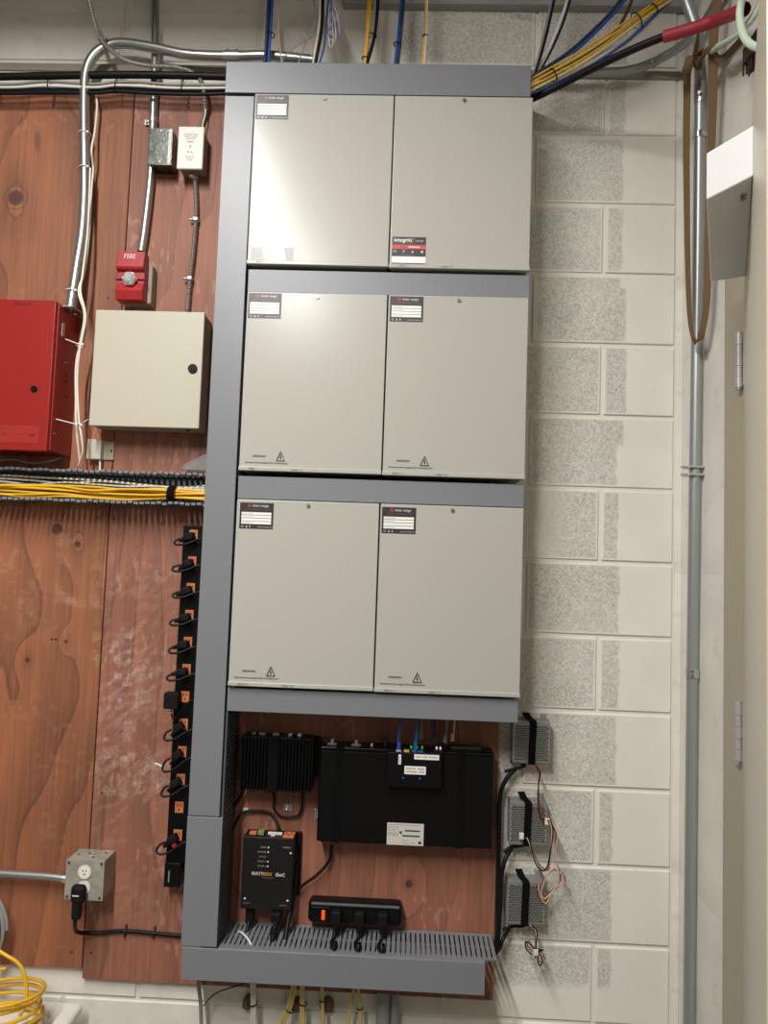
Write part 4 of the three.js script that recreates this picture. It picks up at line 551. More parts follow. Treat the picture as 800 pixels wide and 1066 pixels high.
for (let i = 0; i < 12; i++) {
  if (i === 6 || i === 10) continue;
  const y = outY(i), x = -1.3285 + (i > 5 ? -0.002 : 0), dip = 0.006 + 0.010 * H(i, 4) + (i > 6 ? 0.012 : 0), lf = 0.030 + 0.008 * H(i, 9);
  const g = thing('power_plug', `black power plug in the ${ordinals[i]} outlet of the tall power strip`, 'plug', [x, y, 0.058], 'plugs on the tall power strip');
  const p = at(g, 'plug_body', plugGeo, M.blackSoft, x + 0.004, y - 0.004, 0.058, 0, 0, (H(i, 2) - 0.3) * 0.5 + (i > 6 ? 0.55 : 0.1));
  part(g, 'cord', tube([[x - 0.014, y - 0.008 - dip * 0.2, 0.074], [x - lf * 0.85, y - 0.010 - dip * 0.5, 0.078], [x - lf, y - 0.014 - dip, 0.082], [x - lf * 0.7, y - 0.018 - dip * 1.1, 0.085], [x, y - 0.016 - dip * 0.9, 0.083], [x + 0.03, y - 0.008 - dip * 0.3, 0.075], [x + 0.062, y - 0.004, 0.066]], 0.0031, 40, 8), M.cord);
}
{
  const y = outY(6), g = thing('plug_adapter', 'square black plug-in adapter on the tall power strip', 'adapter', [-1.345, y - 0.03, 0.058], 'plugs on the tall power strip');
  const b = part(g, 'case', box(-1.366, -1.3275, y - 0.028, y + 0.014, 0.0575, 0.092, 0.003), M.blackSoft);
  part(g, 'cord', tube([[-1.348, y - 0.027, 0.074], [-1.348, y - 0.045, 0.074], [-1.34, y - 0.056, 0.074], [-1.325, y - 0.04, 0.074], [-1.308, y - 0.014, 0.072], [-1.283, y, 0.066], [-1.27, y + 0.004, 0.06]], 0.0019, 40, 7), M.cord);
  part(b, 'label', plate(-1.352, -1.346, y - 0.042, y - 0.034, 0.076, 0.0004), M.grayCable);
}
lone('zip_tie_end', tube([[-1.392, 1.0435, 0.05], [-1.378, 1.043, 0.06], [-1.364, 1.041, 0.072]], 0.0028, 10), M.white, 'white cable tie tail poking out beside the tall power strip', 'cable tie');

// ---------------------------------------------------------------- grey outlet box, lower left
{
  const x0 = -1.597, x1 = -1.495, y0 = 0.700, y1 = 0.802, zf = 0.098;
  const g = thing('outlet_box', 'square grey steel outlet box with a white receptacle on the plywood', 'outlet box', [(x0 + x1) / 2, y0, 0.0185]);
  const b = part(g, 'box', box(x0 + 0.001, x1 - 0.001, y0 + 0.001, y1 - 0.001, 0.0185, zf - 0.002, 0.002), M.steelBox);
  for (const [x, z] of [[-1.58, 0.06], [-1.553, 0.05], [-1.535, 0.075], [-1.515, 0.04]]) part(b, 'knockout', cyl(x, y1 - 0.0008, z, 0.0035, 0.001, 'y', 10), M.contact);
  part(b, 'knockout_ring', (() => { const t = new THREE.TorusGeometry(0.0095, 0.0006, 6, 24); t.rotateX(Math.PI / 2); t.translate(-1.547, y1 - 0.001, 0.055); return t; })(), M.zinc);
  const c = part(g, 'cover', box(x0, x1, y0, y1, zf - 0.002, zf, 0.001), M.steelBox);
  for (const [x, y] of [[x0 + 0.008, y0 + 0.008], [x1 - 0.008, y0 + 0.008], [x0 + 0.008, y1 - 0.008], [x1 - 0.008, y1 - 0.008]]) part(c, 'screw', cyl(x, y, zf + 0.001, 0.0035, 0.002), M.screw);
  const face = printed(128, 128, (k, w, h) => { k.fillStyle = '#e4e1d8'; k.fillRect(0, 0, w, h); k.fillStyle = '#2e2c2a'; k.fillRect(36, 30, 11, 36); k.fillRect(80, 30, 11, 30); k.beginPath(); k.arc(64, 92, 12, 0, 7); k.fill(); });
  for (const y of [0.772, 0.732]) { const r = part(g, 'receptacle', cyl(-1.546, y, zf + 0.001, 0.0175, 0.004, 'z', 28), M.white, 'white round-sided receptacle'); part(r, 'receptacle_face', plate(-1.5575, -1.5345, y - 0.0125, y + 0.0125, zf + 0.0029, 0.0004), face); }
}
{
  const g = thing('power_plug', 'large black angled plug in the lower receptacle of the grey outlet box', 'plug', [-1.552, 0.70, 0.1]);
  part(g, 'plug_body', (() => { const b = box(-1.571, -1.533, 0.700, 0.747, 0.1025, 0.128, 0.012, 4), n = box(-1.567, -1.543, 0.658, 0.712, 0.104, 0.124, 0.008, 3); n.translate(0.0, 0, 0); n.rotateZ(0); return merge([b, n]); })(), M.blackSoft);
  part(g, 'plug_print', plate(-1.563, -1.546, 0.7215, 0.7245, 0.1279, 0.0004), M.white);
  part(g, 'cord', tube([[-1.556, 0.665, 0.114], [-1.560, 0.645, 0.108], [-1.568, 0.615, 0.08], [-1.566, 0.598, 0.055], [-1.553, 0.588, 0.034], [-1.52, 0.587, 0.0255], [-1.46, 0.594, 0.0245], [-1.38, 0.592, 0.0245], [-1.30, 0.589, 0.0245], [-1.2635, 0.588, 0.0245]], 0.0052, 90, 10), M.cord);
}
for (const [x, w] of [[-1.455, 'nearer the grey outlet box'], [-1.377, 'nearer the tall duct']]) { const g = thing('cable_clip', 'dark staple clip over the black cord, ' + w, 'cable clip', [x, 0.58, 0.0185], 'clips on the black cord'); const t = new THREE.TorusGeometry(0.0075, 0.0016, 6, 16, Math.PI); t.rotateY(Math.PI / 2); t.rotateX(Math.PI / 2); t.rotateZ(0); t.translate(x, 0.593, 0.024); part(g, 'saddle', t, M.contact); part(g, 'nail', merge([cyl(x, 0.606, 0.021, 0.003, 0.008, 'z', 8), cyl(x - 0.003, 0.580, 0.021, 0.003, 0.008, 'z', 8)]), M.contact); }

// coils and bin, lower left
{
  const pts = []; for (let k = 0; k <= 180; k++) { const a = k * 0.20, n = a / (2 * Math.PI), w = 1 + 0.06 * Math.sin(n * 2.3); pts.push([-1.705 + 0.012 * Math.sin(n * 4.1) + Math.cos(a) * 0.108 * w, 0.424 + 0.0195 * n + 0.012 * Math.sin(a + 0.6), 0.21 + Math.sin(a) * 0.10 * w]); }
  const g = thing('cable_coil', 'yellow network cable coiled up in the lower left corner', 'cable coil', [-1.705, 0.42, 0.21]);
  part(g, 'coil', new THREE.TubeGeometry(new THREE.CatmullRomCurve3(pts.map(V)), 760, 0.0046, 7), M.yellow);
  part(g, 'tail', tube([[-1.86, 0.72, 0.16], [-1.78, 0.64, 0.18], [-1.70, 0.61, 0.2], [-1.655, 0.585, 0.2], [-1.635, 0.545, 0.2], [-1.63, 0.50, 0.205], [-1.64, 0.47, 0.21]], 0.0046, 50), M.yellow);
}
{
  const pts = []; for (let k = 0; k <= 130; k++) { const a = k * 0.22, n = a / (2 * Math.PI); pts.push([-1.852 + Math.cos(a) * (0.098 - 0.006 * n), 0.605 + Math.sin(a) * (0.115 - 0.006 * n), 0.075 + 0.012 * n + 0.005 * Math.sin(a * 0.7)]); }
  lone('cable_coil', new THREE.TubeGeometry(new THREE.CatmullRomCurve3(pts.map(V)), 500, 0.0055, 7), M.grayCable, 'pale grey cable coil hanging at the left edge above the yellow coil', 'cable coil');
}
{
  const g = thing('storage_bin', 'white plastic bin with a scuffed lid under the outlet box, beside the yellow coil', 'bin', [-1.745, 0, 0.26]);
  part(g, 'tub', box(-1.93, -1.564, 0.0, 0.392, 0.055, 0.46, 0.02, 3), M.white); part(g, 'lid', (() => { const l = box(-1.945, -1.55, 0.388, 0.416, 0.04, 0.475, 0.013, 4), p = l.attributes.position, u = new Float32Array(p.count * 2); for (let i = 0; i < p.count; i++) { u[2 * i] = p.getX(i) * 2.5; u[2 * i + 1] = p.getZ(i) * 2.5; } l.setAttribute('uv', new THREE.BufferAttribute(u, 2)); return l; })(), M.bin, 'scuffed white lid');
}

// ---------------------------------------------------------------- open bay under the cabinets
{ // black finned unit
  const x0 = -1.152, x1 = -0.967, y0 = 0.997, y1 = 1.133, zf = 0.098;
  const g = thing('finned_amplifier', 'black finned metal unit with connectors on top, under the bottom-left cabinet', 'network unit', [(x0 + x1) / 2, y0, 0.03]);
  part(g, 'case', box(x0, x1 + 0.004, y0 + 0.001, y1, 0.03, zf - 0.012, 0.002), M.black);
  const fin = box(-0.0014, 0.0014, y0, y1, zf - 0.013, zf, 0.0006, 1);
  for (let i = 0; i <= 20; i++) if (i < 8 || i > 10) at(g, 'fin', fin, M.black, x0 + 0.003 + i * (x1 - x0 - 0.006) / 20, 0, 0);
  part(g, 'strap', box(-1.078, -1.0535, y0 - 0.001, y1 + 0.001, zf - 0.012, zf + 0.001, 0.001), M.velcro);
  part(g, 'flange', box(x1 + 0.003, x1 + 0.017, y0 + 0.03, y1 - 0.005, 0.0185, 0.036, 0.002), M.black);
  const pr = [[-1.127, M.greenTerm, 0.012], [-1.105, M.grayCable, 0.018], [-1.068, M.grayCable, 0.018], [-1.03, M.zinc, 0.011], [-1.005, M.white, 0.011]];
  for (const [x, m, w] of pr) part(g, 'connector', box(x - w / 2, x + w / 2, y1 - 0.001, y1 + 0.007, 0.045, 0.058, 0.0015), m);
}
{ // wide black unit
  const x0 = -0.945, x1 = -0.489, y0 = 0.874, y1 = 1.118, zf = 0.09;
  const g = thing('network_unit', 'wide black flat network unit with a silver label, strapped to the plywood', 'network unit', [(x0 + x1) / 2, y0, 0.02]);
  const b = part(g, 'case', box(x0, x1, y0, y1, 0.021, zf, 0.005, 3), M.blackGloss);
  part(b, 'front_cover', box(x0 + 0.004, x1 - 0.004, y0 + 0.004, y1 - 0.012, zf - 0.001, zf + 0.0015, 0.001), M.black);
  for (const x of [-0.893, -0.575]) part(g, 'strap', box(x - 0.011, x + 0.011, y0 - 0.0005, y1 + 0.0005, zf - 0.002, zf + 0.0028, 0.001), M.velcro);
  part(b, 'label', plate(-0.762, -0.667, 0.8755, 0.931, zf + 0.0014, 0.0005), printed(512, 300, (c, w, h) => { c.fillStyle = '#c9c6be'; c.fillRect(0, 0, w, h); c.fillStyle = '#6b6862'; c.fillRect(20, 24, 440, 6); c.strokeStyle = '#6b6862'; c.lineWidth = 6; c.strokeRect(24, 60, 130, 110); c.font = 'bold 34px sans-serif'; c.fillStyle = '#55524c'; c.fillText('C US', 44, 108); c.fillText('FC CE', 40, 154); c.fillRect(250, 90, 210, 24); c.fillRect(214, 160, 246, 24); c.beginPath(); c.arc(192, 130, 20, 0, 7); c.fill(); c.font = '26px sans-serif'; c.fillText('12 V DC', 218, 244); c.fillText('MODEL  SERIAL', 218, 280); c.fillStyle = '#2e2c2a'; c.beginPath(); c.arc(462, 260, 22, 0, 7); c.fill(); }, 0.4), 'silver rating label');
  for (const [x, m] of [[-0.916, M.zinc], [-0.852, M.zinc]]) { const k = part(g, 'coax_port', cyl(x, y1 + 0.006, 0.06, 0.006, 0.014, 'y', 14), m, 'bright coax connector'); part(k, 'flange', box(x - 0.012, x + 0.012, y1 - 0.001, y1 + 0.0015, 0.05, 0.072), M.grayCable); }
  part(g, 'button', box(-0.813, -0.808, y1 - 0.001, y1 + 0.005, 0.055, 0.066), M.white);
  part(g, 'antenna_port', merge([cyl(-0.775, y1 + 0.012, 0.05, 0.005, 0.026, 'y'), cyl(-0.935, y1 + 0.006, 0.045, 0.006, 0.012, 'y'), box(-0.60, -0.52, y1 - 0.002, y1 + 0.006, 0.03, 0.06, 0.002)]), M.contact);
}
{ // small router on it
  const x0 = -0.7665, x1 = -0.626, y0 = 1.028, y1 = 1.117, z0 = 0.0935, zf = 0.117;
  const g = thing('small_router', 'small black router with white labels and blue lights, mounted on the wide black unit', 'router', [(x0 + x1) / 2, y0, z0]);
  const b = part(g, 'case', box(x0, x1, y0, y1, z0, zf, 0.003, 3), M.black);
  const wl = (x0_, x1_, y0_, y1_, lines, vert) => part(b, 'label', plate(x0_, x1_, y0_, y1_, zf - 0.0001, 0.0005), printed(vert ? 64 : 256, vert ? 200 : 96, (c, w, h) => { c.fillStyle = '#e9e7e0'; c.fillRect(0, 0, w, h); c.fillStyle = '#4a4844'; if (vert) { c.save(); c.translate(42, h - 16); c.rotate(-Math.PI / 2); c.font = 'bold 30px sans-serif'; c.fillText(lines[0], 0, 0, h - 30); c.restore(); } else { c.font = 'bold ' + (lines.length > 1 ? 30 : 36) + 'px sans-serif'; lines.forEach((t, i) => c.fillText(t, 18, lines.length > 1 ? 42 + 36 * i : 60, w - 36)); } }), 'white printed tape label');
  wl(-0.7385, -0.7315, 1.086, 1.111, ['POWER IN'], true); wl(-0.698, -0.634, 1.1005, 1.1135, ['LAN   LAN   POWER']); wl(-0.722, -0.667, 1.0625, 1.083, ['ROUTER - MAIN', 'NETWORK - WAN']);
  for (const x of [-0.725, -0.682]) part(g, 'status_light', cyl(x, 1.0525, zf, 0.0017, 0.0016, 'z', 10), M.ledBlue, 'blue status light');
  for (const [x, m] of [[-0.7385, M.lavender], [-0.718, M.yellow], [-0.698, M.blue], [-0.682, M.blue]]) part(g, 'socket', box(x - 0.007, x + 0.007, y1 - 0.004, y1 + 0.004, zf - 0.018, zf - 0.003, 0.001), m);
}
const patch = (pts, r, m, label, group) => { const g = thing('patch_cable', label, 'cable', pts[0], group); part(g, 'cord', tube(pts, r, 30), m); part(g, 'boot', box(pts[0][0] - 0.005, pts[0][0] + 0.005, pts[0][1] - 0.002, pts[0][1] + 0.02, pts[0][2] - 0.005, pts[0][2] + 0.005, 0.002), m); };
patch([[-0.7385, 1.12, 0.106], [-0.7405, 1.15, 0.106], [-0.7375, 1.185, 0.106], [-0.729, 1.225, 0.10], [-0.726, 1.26, 0.095]], 0.003, M.blue, 'left blue patch cable rising from the small router', 'patch cables above the router');
patch([[-0.696, 1.122, 0.106], [-0.694, 1.15, 0.105], [-0.694, 1.185, 0.102], [-0.693, 1.225, 0.10], [-0.693, 1.26, 0.095]], 0.0042, M.blue, 'right blue patch cable with a thick boot rising from the small router', 'patch cables above the router');
patch([[-0.681, 1.142, 0.06], [-0.680, 1.17, 0.06], [-0.680, 1.26, 0.07]], 0.0028, M.greenTerm, 'dull green patch cable behind the blue ones', 'patch cables above the router');
patch([[-0.646, 1.135, 0.06], [-0.645, 1.17, 0.06], [-0.645, 1.26, 0.07]], 0.003, M.blueDark, 'dark blue patch cable in the middle of the row above the wide black unit', 'patch cables above the router');
patch([[-0.617, 1.135, 0.06], [-0.614, 1.17, 0.06], [-0.612, 1.26, 0.07]], 0.003, M.grayCable, 'grey patch cable beside the rightmost one above the wide black unit', 'patch cables above the router');
patch([[-0.597, 1.14, 0.06], [-0.594, 1.17, 0.06], [-0.592, 1.26, 0.07]], 0.003, M.pinkWire, 'rightmost pale pink patch cable above the wide black unit', 'patch cables above the router');
{ const g = thing('status_lights', 'tiny green and white lights behind the small router', 'indicator lights', [-0.68, 1.12, 0.05]); for (const [x, y, m] of [[-0.706, 1.137, M.ledGreen], [-0.691, 1.127, M.ledGreen], [-0.677, 1.127, M.ledGreen], [-0.639, 1.127, M.ledWhite], [-0.629, 1.136, M.ledWhite]]) part(g, 'light', box(x - 0.0022, x + 0.0022, 1.1175, 1.1175 + 0.006, 0.066, 0.0705), m); }
{ // switched power unit with lettering
  const x0 = -1.1385, x1 = -1.004, y0 = 0.690, y1 = 0.874, zf = 0.078;
  const g = thing('power_controller', 'black power controller with gold and white lettering and an orange outlet on top', 'power controller', [(x0 + x1) / 2, y0, 0.0185]);
  const b = part(g, 'case', box(x0, x1, y0, y1, 0.0185, zf, 0.003, 3), M.black);
  part(b, 'front_print', plate(x0 + 0.002, x1 - 0.002, y0 + 0.002, y1 - 0.002, zf - 0.0001, 0.0004), printed(512, 720, (c, w, h) => {
    c.fillStyle = '#0e0e0d'; c.fillRect(0, 0, w, h); c.fillStyle = '#b9b6ae'; c.font = '20px sans-serif'; c.textAlign = 'right';
    ['POWER', 'NETWORK', 'OUTLET', 'OUTLET 1', 'OUTLET 2'].forEach((t, i) => { c.fillText(t, 236, 100 + 48 * i); }); c.fillStyle = '#e8e6e0'; [0, 1, 3, 4].forEach(i => { c.beginPath(); c.arc(256, 93 + 48 * i, 8, 0, 7); c.fill(); });
    c.textAlign = 'left'; c.fillStyle = '#b9b6ae'; c.fillText('CONTROL', 400, 92, 90); c.fillStyle = '#f0eee8'; for (const [x, y] of [[488, 140], [36, 620], [476, 622]]) { c.beginPath(); c.arc(x, y, 10, 0, 7); c.fill(); }
    c.font = 'bold 46px sans-serif'; c.fillStyle = '#cfc9bb'; c.fillText('WATT', 92, 380); c.fillStyle = '#c8923c'; c.fillText('BOX', 212, 380, 92); c.font = '16px sans-serif'; c.fillStyle = '#8e8674'; c.fillText('POWER CONTROL', 200, 406); c.font = 'bold 50px sans-serif'; c.fillStyle = '#d9d6ce'; c.fillText('OvrC', 340, 384, 100); c.fillStyle = '#a9a69e'; c.font = '18px sans-serif'; c.fillText('OUTLET 1', 20, 672); c.fillText('OUTLET 2', 392, 680);
  }, 0.45), 'gold and white printed front');
  const terms = [[-1.116, 0.018, M.ledOrange], [-1.096, 0.016, M.greenTerm], [-1.060, 0.032, M.white]];
  part(g, 'reset_button', box(-1.126, -1.108, y1 - 0.001, y1 + 0.005, 0.045, 0.062, 0.001), M.orangeOut); part(g, 'terminal', box(-1.104, -1.088, y1 - 0.001, y1 + 0.009, 0.04, 0.062, 0.001), M.greenTerm, 'green terminal block'); part(g, 'network_port', merge([box(-1.078, -1.040, y1 - 0.001, y1 + 0.006, 0.05, 0.056, 0.001), box(-1.068, -1.058, y1 - 0.001, y1 + 0.003, 0.062, 0.068)]), M.white);
  const o = part(g, 'outlet', box(-1.036, -1.007, y1 - 0.001, y1 + 0.003, 0.035, 0.074, 0.001), M.orangeOut, 'orange outlet'); part(o, 'slots', merge([box(-1.030, -1.027, y1 + 0.0025, y1 + 0.0034, 0.045, 0.055), box(-1.017, -1.014, y1 + 0.0025, y1 + 0.0034, 0.045, 0.055), box(-1.024, -1.019, y1 + 0.0025, y1 + 0.0034, 0.062, 0.067)]), M.dark);
  part(g, 'flange', box(x1 + 0.001, x1 + 0.013, y0 + 0.02, y1, 0.0185, 0.03, 0.001), M.black);
}
{ const g = thing('power_plug', 'left black plug hanging under the lettered power controller', 'plug', [-1.115, 0.66, 0.06]); part(g, 'plug_body', box(-1.127, -1.106, 0.646, 0.689, 0.04, 0.066, 0.005, 3), M.blackSoft); part(g, 'cord', tube([[-1.117, 0.66, 0.055], [-1.118, 0.64, 0.07], [-1.119, 0.62, 0.085], [-1.119, 0.60, 0.09]], 0.005), M.cord); }
{ const g = thing('power_plug', 'ribbed black plug hanging under the right of the lettered power controller', 'plug', [-1.04, 0.66, 0.08]); part(g, 'plug_body', box(-1.056, -1.030, 0.664, 0.6885, 0.05, 0.094, 0.005, 3), M.blackSoft); part(g, 'cord', merge([tube([[-1.043, 0.67, 0.085], [-1.043, 0.655, 0.10], [-1.044, 0.635, 0.12], [-1.044, 0.60, 0.125]], 0.006), ...[0.652, 0.645, 0.638].map(y => box(-1.052, -1.035, y - 0.002, y + 0.002, 0.096, 0.118, 0.002, 1))]), M.blackSoft); }
lone('black_cable', tube([[-1.012, 0.845, 0.03], [-1.002, 0.80, 0.034], [-1.004, 0.72, 0.05], [-1.012, 0.66, 0.08], [-1.013, 0.62, 0.11], [-1.013, 0.59, 0.11]], 0.007), M.cord, 'thick black cable down the right side of the lettered power controller', 'cable');
lone('white_wire', tube([[-1.139, 0.634, 0.082], [-1.128, 0.641, 0.10], [-1.108, 0.640, 0.125], [-1.092, 0.632, 0.145]], 0.0028, 16), M.white, 'short curved white tie lying on the slotted duct below the power controller', 'cable tie');
{ // horizontal power strip
  const x0 = -0.9625, x1 = -0.7165, y0 = 0.657, y1 = 0.713;
  const g = thing('power_strip', 'short black horizontal power strip with a lit orange switch above the slotted duct', 'power strip', [(x0 + x1) / 2, y0, 0.0185]);
  part(g, 'body', box(x0, x1, y0, y1, 0.0185, 0.066, 0.012, 4), M.black); part(g, 'rail', box(x0 + 0.008, x1 - 0.006, y1 - 0.010, y1 - 0.003, 0.058, 0.0675, 0.003), M.ductDark);
  part(g, 'switch', box(-0.926, -0.917, 0.668, 0.692, 0.065, 0.069, 0.001), M.ledOrange, 'glowing orange rocker switch'); part(g, 'switch_panel', box(-0.952, -0.905, 0.662, 0.699, 0.064, 0.0665, 0.001), M.blackGloss);
  const slot = new THREE.BoxGeometry(0.0025, 0.0075, 0.001); for (let i = 0; i < 6; i++) for (const s of [-1, 1]) at(g, 'outlet_slot', slot, M.dark, -0.885 + i * 0.030 + s * 0.006, 0.690, 0.0663);
}
[[-0.887, 'left'], [-0.826, 'middle'], [-0.766, 'right']].forEach(([x, w], i) => {
  const g = thing('power_plug', `${w} of the three black plugs in the short horizontal power strip`, 'plug', [x, 0.67, 0.07], 'plugs in the horizontal power strip');
  part(g, 'plug_body', (() => { const b = box(x - 0.0135, x + 0.0135, 0.664, 0.700, 0.067, 0.092, 0.006, 3), n = new THREE.CylinderGeometry(0.0105, 0.0065, 0.026, 14); n.translate(x + 0.001, 0.654, 0.084); return merge([b, n]); })(), M.blackSoft);
  part(g, 'cord', tube([[x, 0.652, 0.084], [x - 0.003, 0.636, 0.098], [x - 0.006, 0.640, 0.120], [x - 0.003 - 0.002 * i, 0.6415, 0.145], [x + 0.002, 0.642, 0.158], [x + 0.0065, 0.640, 0.150], [x + 0.006, 0.6385, 0.128], [x + 0.004, 0.634, 0.112], [x + 0.003, 0.612, 0.104]], 0.0042, 60, 8), M.cord);
});
// bay wiring
lone('black_cable', tube(L.wire1, 0.0042, 40), M.cord, 'black cable curving from under the wide black unit towards the power controller', 'cable');
lone('black_cable', tube([[-0.935, 0.862, 0.04], [-0.929, 0.875, 0.045], [-0.926, 0.885, 0.05]], 0.009, 10), M.black, 'stubby black connector under the lower left corner of the wide black unit', 'connector');
lone('black_cable', tube([[-1.19, 0.86, 0.08], [-1.172, 0.885, 0.05], [-1.155, 0.918, 0.035], [-1.12, 0.925, 0.03], [-1.08, 0.922, 0.03], [-1.06, 0.905, 0.04], [-1.052, 0.884, 0.055]], 0.0038, 50), M.cord, 'black cable from the tall duct over to the power controller top', 'cable');
lone('black_cable', tube([[-1.145, 0.998, 0.05], [-1.158, 0.965, 0.045], [-1.17, 0.945, 0.05], [-1.185, 0.93, 0.06]], 0.005, 30), M.cord, 'black cable leaving the lower left corner of the finned unit', 'cable');
lone('black_cable', tube([[-0.995, 0.998, 0.04], [-0.992, 0.965, 0.035], [-0.996, 0.93, 0.03], [-1.01, 0.915, 0.028], [-1.05, 0.914, 0.028], [-1.07, 0.935, 0.028], [-1.068, 0.96, 0.03], [-1.078, 0.997, 0.045]], 0.003, 70), M.cord, 'thin black cable looping under the finned unit', 'cable');
lone('adhesive_mount', merge([box(-0.962, -0.944, 0.906, 0.935, 0.0185, 0.023, 0.002), box(-0.958, -0.948, 0.912, 0.928, 0.023, 0.028, 0.002)]), M.clear, 'clear adhesive cable mount left of the wide black unit', 'cable mount');
lone('adhesive_mount', merge([box(-1.045, -1.02, 0.925, 0.945, 0.0185, 0.023, 0.003), box(-1.04, -1.028, 0.93, 0.94, 0.023, 0.028, 0.002)]), M.clear, 'clear adhesive cable mount under the finned unit', 'cable mount');
lone('adhesive_mount', merge([box(-1.155, -1.140, 0.915, 0.930, 0.0185, 0.024, 0.003)]), M.white, 'small white cable mount between the tall duct and the power controller', 'cable mount');
['vb1', 'vb2', 'vb3'].forEach((k, i) => lone('black_cable', tube(L[k], [0.0062, 0.0058, 0.005][i], 60), M.cord, ['black cable running from the top power supply down the plywood edge', 'black cable running from the middle power supply down the plywood edge', 'black cable running from the lowest power supply into the duct end'][i], 'cable'));

// ---------------------------------------------------------------- three perforated power supplies
const perfGeo = (() => {
  const w = 0.0975, h = 0.100, s = new THREE.Shape([[0, 0], [w, 0], [w, h], [0, h]].map(p => new THREE.Vector2(...p)));
  for (let j = 0; j < 16; j++) for (let i = 0; i < 15; i++) { const x = 0.006 + i * 0.0061 + (j % 2) * 0.003, y = 0.007 + j * 0.00575; if (x > w - 0.005) continue; const p = new THREE.Path(); for (let k = 0; k < 6; k++) { const a = k * Math.PI / 3 + 0.5; k ? p.lineTo(x + Math.cos(a) * 0.00255, y + Math.sin(a) * 0.00255) : p.moveTo(x + Math.cos(a) * 0.00255, y + Math.sin(a) * 0.00255); } p.closePath(); s.holes.push(p); }
  return new THREE.ExtrudeGeometry(s, { depth: 0.0012, bevelEnabled: false });
})();
[[-0.4365, 1.086, 'top perforated power supply on the block wall, half behind the duct end'], [-0.4405, 0.8755, 'middle perforated power supply on the block wall with a loose white connector'], [-0.4425, 0.673, 'lowest perforated power supply on the block wall, above the small wire bundle']].forEach(([x, y, label], i) => {
  const g = thing('power_supply', label, 'power supply', [x + 0.05, y, 0.001], 'perforated power supplies strapped to the wall');
  const w = 0.0975, h = 0.110, z = 0.05;
  part(g, 'chassis', merge([box(x, x + w, y, y + h, 0.001, 0.003), box(x, x + 0.0015, y, y + h, 0.003, z - 0.0005), box(x + w - 0.0015, x + w, y, y + h, 0.003, z - 0.0005), box(x, x + w, y, y + 0.0015, 0.003, z - 0.0005), box(x, x + w, y + h - 0.0015, y + h, 0.003, z - 0.0005)]), M.perf);
  part(g, 'cover', (() => { const c = perfGeo.clone(); c.translate(x, y + 0.003, z - 0.0005); return c; })(), M.perf, 'perforated metal cover');
  part(g, 'top_edge', box(x, x + w, y + h - 0.008, y + h + 0.0008, z - 0.006, z + 0.0008, 0.001), M.perf);
  part(g, 'circuit_board', box(x + 0.006, x + w - 0.006, y + 0.006, y + h - 0.006, 0.008, 0.011), M.contact); part(g, 'components', merge([box(x + 0.012, x + 0.04, y + 0.03, y + 0.06, 0.011, 0.035, 0.004), box(x + 0.055, x + 0.085, y + 0.05, y + 0.085, 0.011, 0.03, 0.004), cyl(x + 0.03, y + 0.08, 0.025, 0.01, 0.028)]), M.contact);
  part(g, 'tab', box(x + w - 0.018, x + w - 0.002, y + h, y + h + 0.012, 0.002, 0.004), M.perf);
  for (const [dx, dy] of [[0.088, 0.012], [0.012, 0.1]]) part(g, 'screw', cyl(x + dx, y + dy, z + 0.001, 0.002, 0.0015, 'z', 8), M.screw);
  const sx = x + 0.047 + (i === 0 ? 0.004 : 0);
  const st = part(g, 'strap', ribbon([[sx - 0.012, y + h + 0.014, 0.004], [sx - 0.008, y + h + 0.006, 0.03], [sx, y + h + 0.001, z + 0.004], [sx + 0.001, y + h - 0.015, z + 0.0045], [sx, y + h * 0.5, z + 0.0035], [sx - 0.001, y + 0.01, z + 0.0035], [sx - 0.001, y - 0.001, z + 0.002], [sx - 0.001, y - 0.003, 0.03], [sx - 0.001, y - 0.003, 0.004]], 0.0185, 0.0018, [1, 0, 0], 0, 60), M.velcro, 'black hook-and-loop strap');
});
[[[-0.4385, 1.083, 0.02], [-0.42, 1.082, 0.025], [-0.40, 1.075, 0.03], [-0.445, 1.062, 0.035], [-0.455, 1.058, 0.035]], [[-0.418, 0.872, 0.02], [-0.40, 0.868, 0.028], [-0.435, 0.862, 0.032], [-0.452, 0.85, 0.036]], [[-0.385, 0.672, 0.02], [-0.395, 0.662, 0.03], [-0.42, 0.66, 0.03], [-0.45, 0.652, 0.035]]].forEach((p, i) => lone('black_cable', tube(p, 0.0042, 40), M.cord, ['short black cord under the top power supply', 'short black cord under the middle power supply', 'short black cord under the lowest power supply'][i], 'cable'));
{
  const wires = (name, label, pts, cols, conn) => { const g = thing(name, label, 'wires', pts[0], 'loose wires at the power supplies'); cols.forEach((m, i) => { const o = (i - (cols.length - 1) / 2) * 0.0036; part(g, 'wire', tube(pts.map((p, k) => [p[0] + o * Math.cos(k * 0.8), p[1] + o * Math.sin(k * 0.8) * 0.8, p[2] + o * 0.5]), 0.0019, pts.length * 10, 6), m); }); for (const [c, m] of conn || []) part(g, 'connector', box(c[0] - 0.006, c[0] + 0.006, c[1] - 0.008, c[1] + 0.008, c[2] - 0.004, c[2] + 0.004, 0.0015), m, 'white plug connector'); return g; };
  wires('wire_pair', 'red and black wire pair hanging from the top power supply', L.rw1, [M.redWire, M.cord], [[L.rw1[6], M.white]]);
  wires('wire_pair', 'brown and pink wire loop with a white connector at the middle power supply', L.rw2, [M.brownWire, M.pinkWire, M.cord], [[[-0.411, 0.904, 0.066], M.white]]);
  wires('wire_bundle', 'large curled brown and pink wire bundle at the right of the power supplies', L.rw3, [M.brownWire, M.pinkWire], []);
  wires('wire_bundle', 'small curled brown wire bundle hanging below the lowest power supply', L.rw4.concat(L.rw5), [M.brownWire, M.pinkWire, M.cord], [[[-0.367, 0.612, 0.062], M.white]]);
}

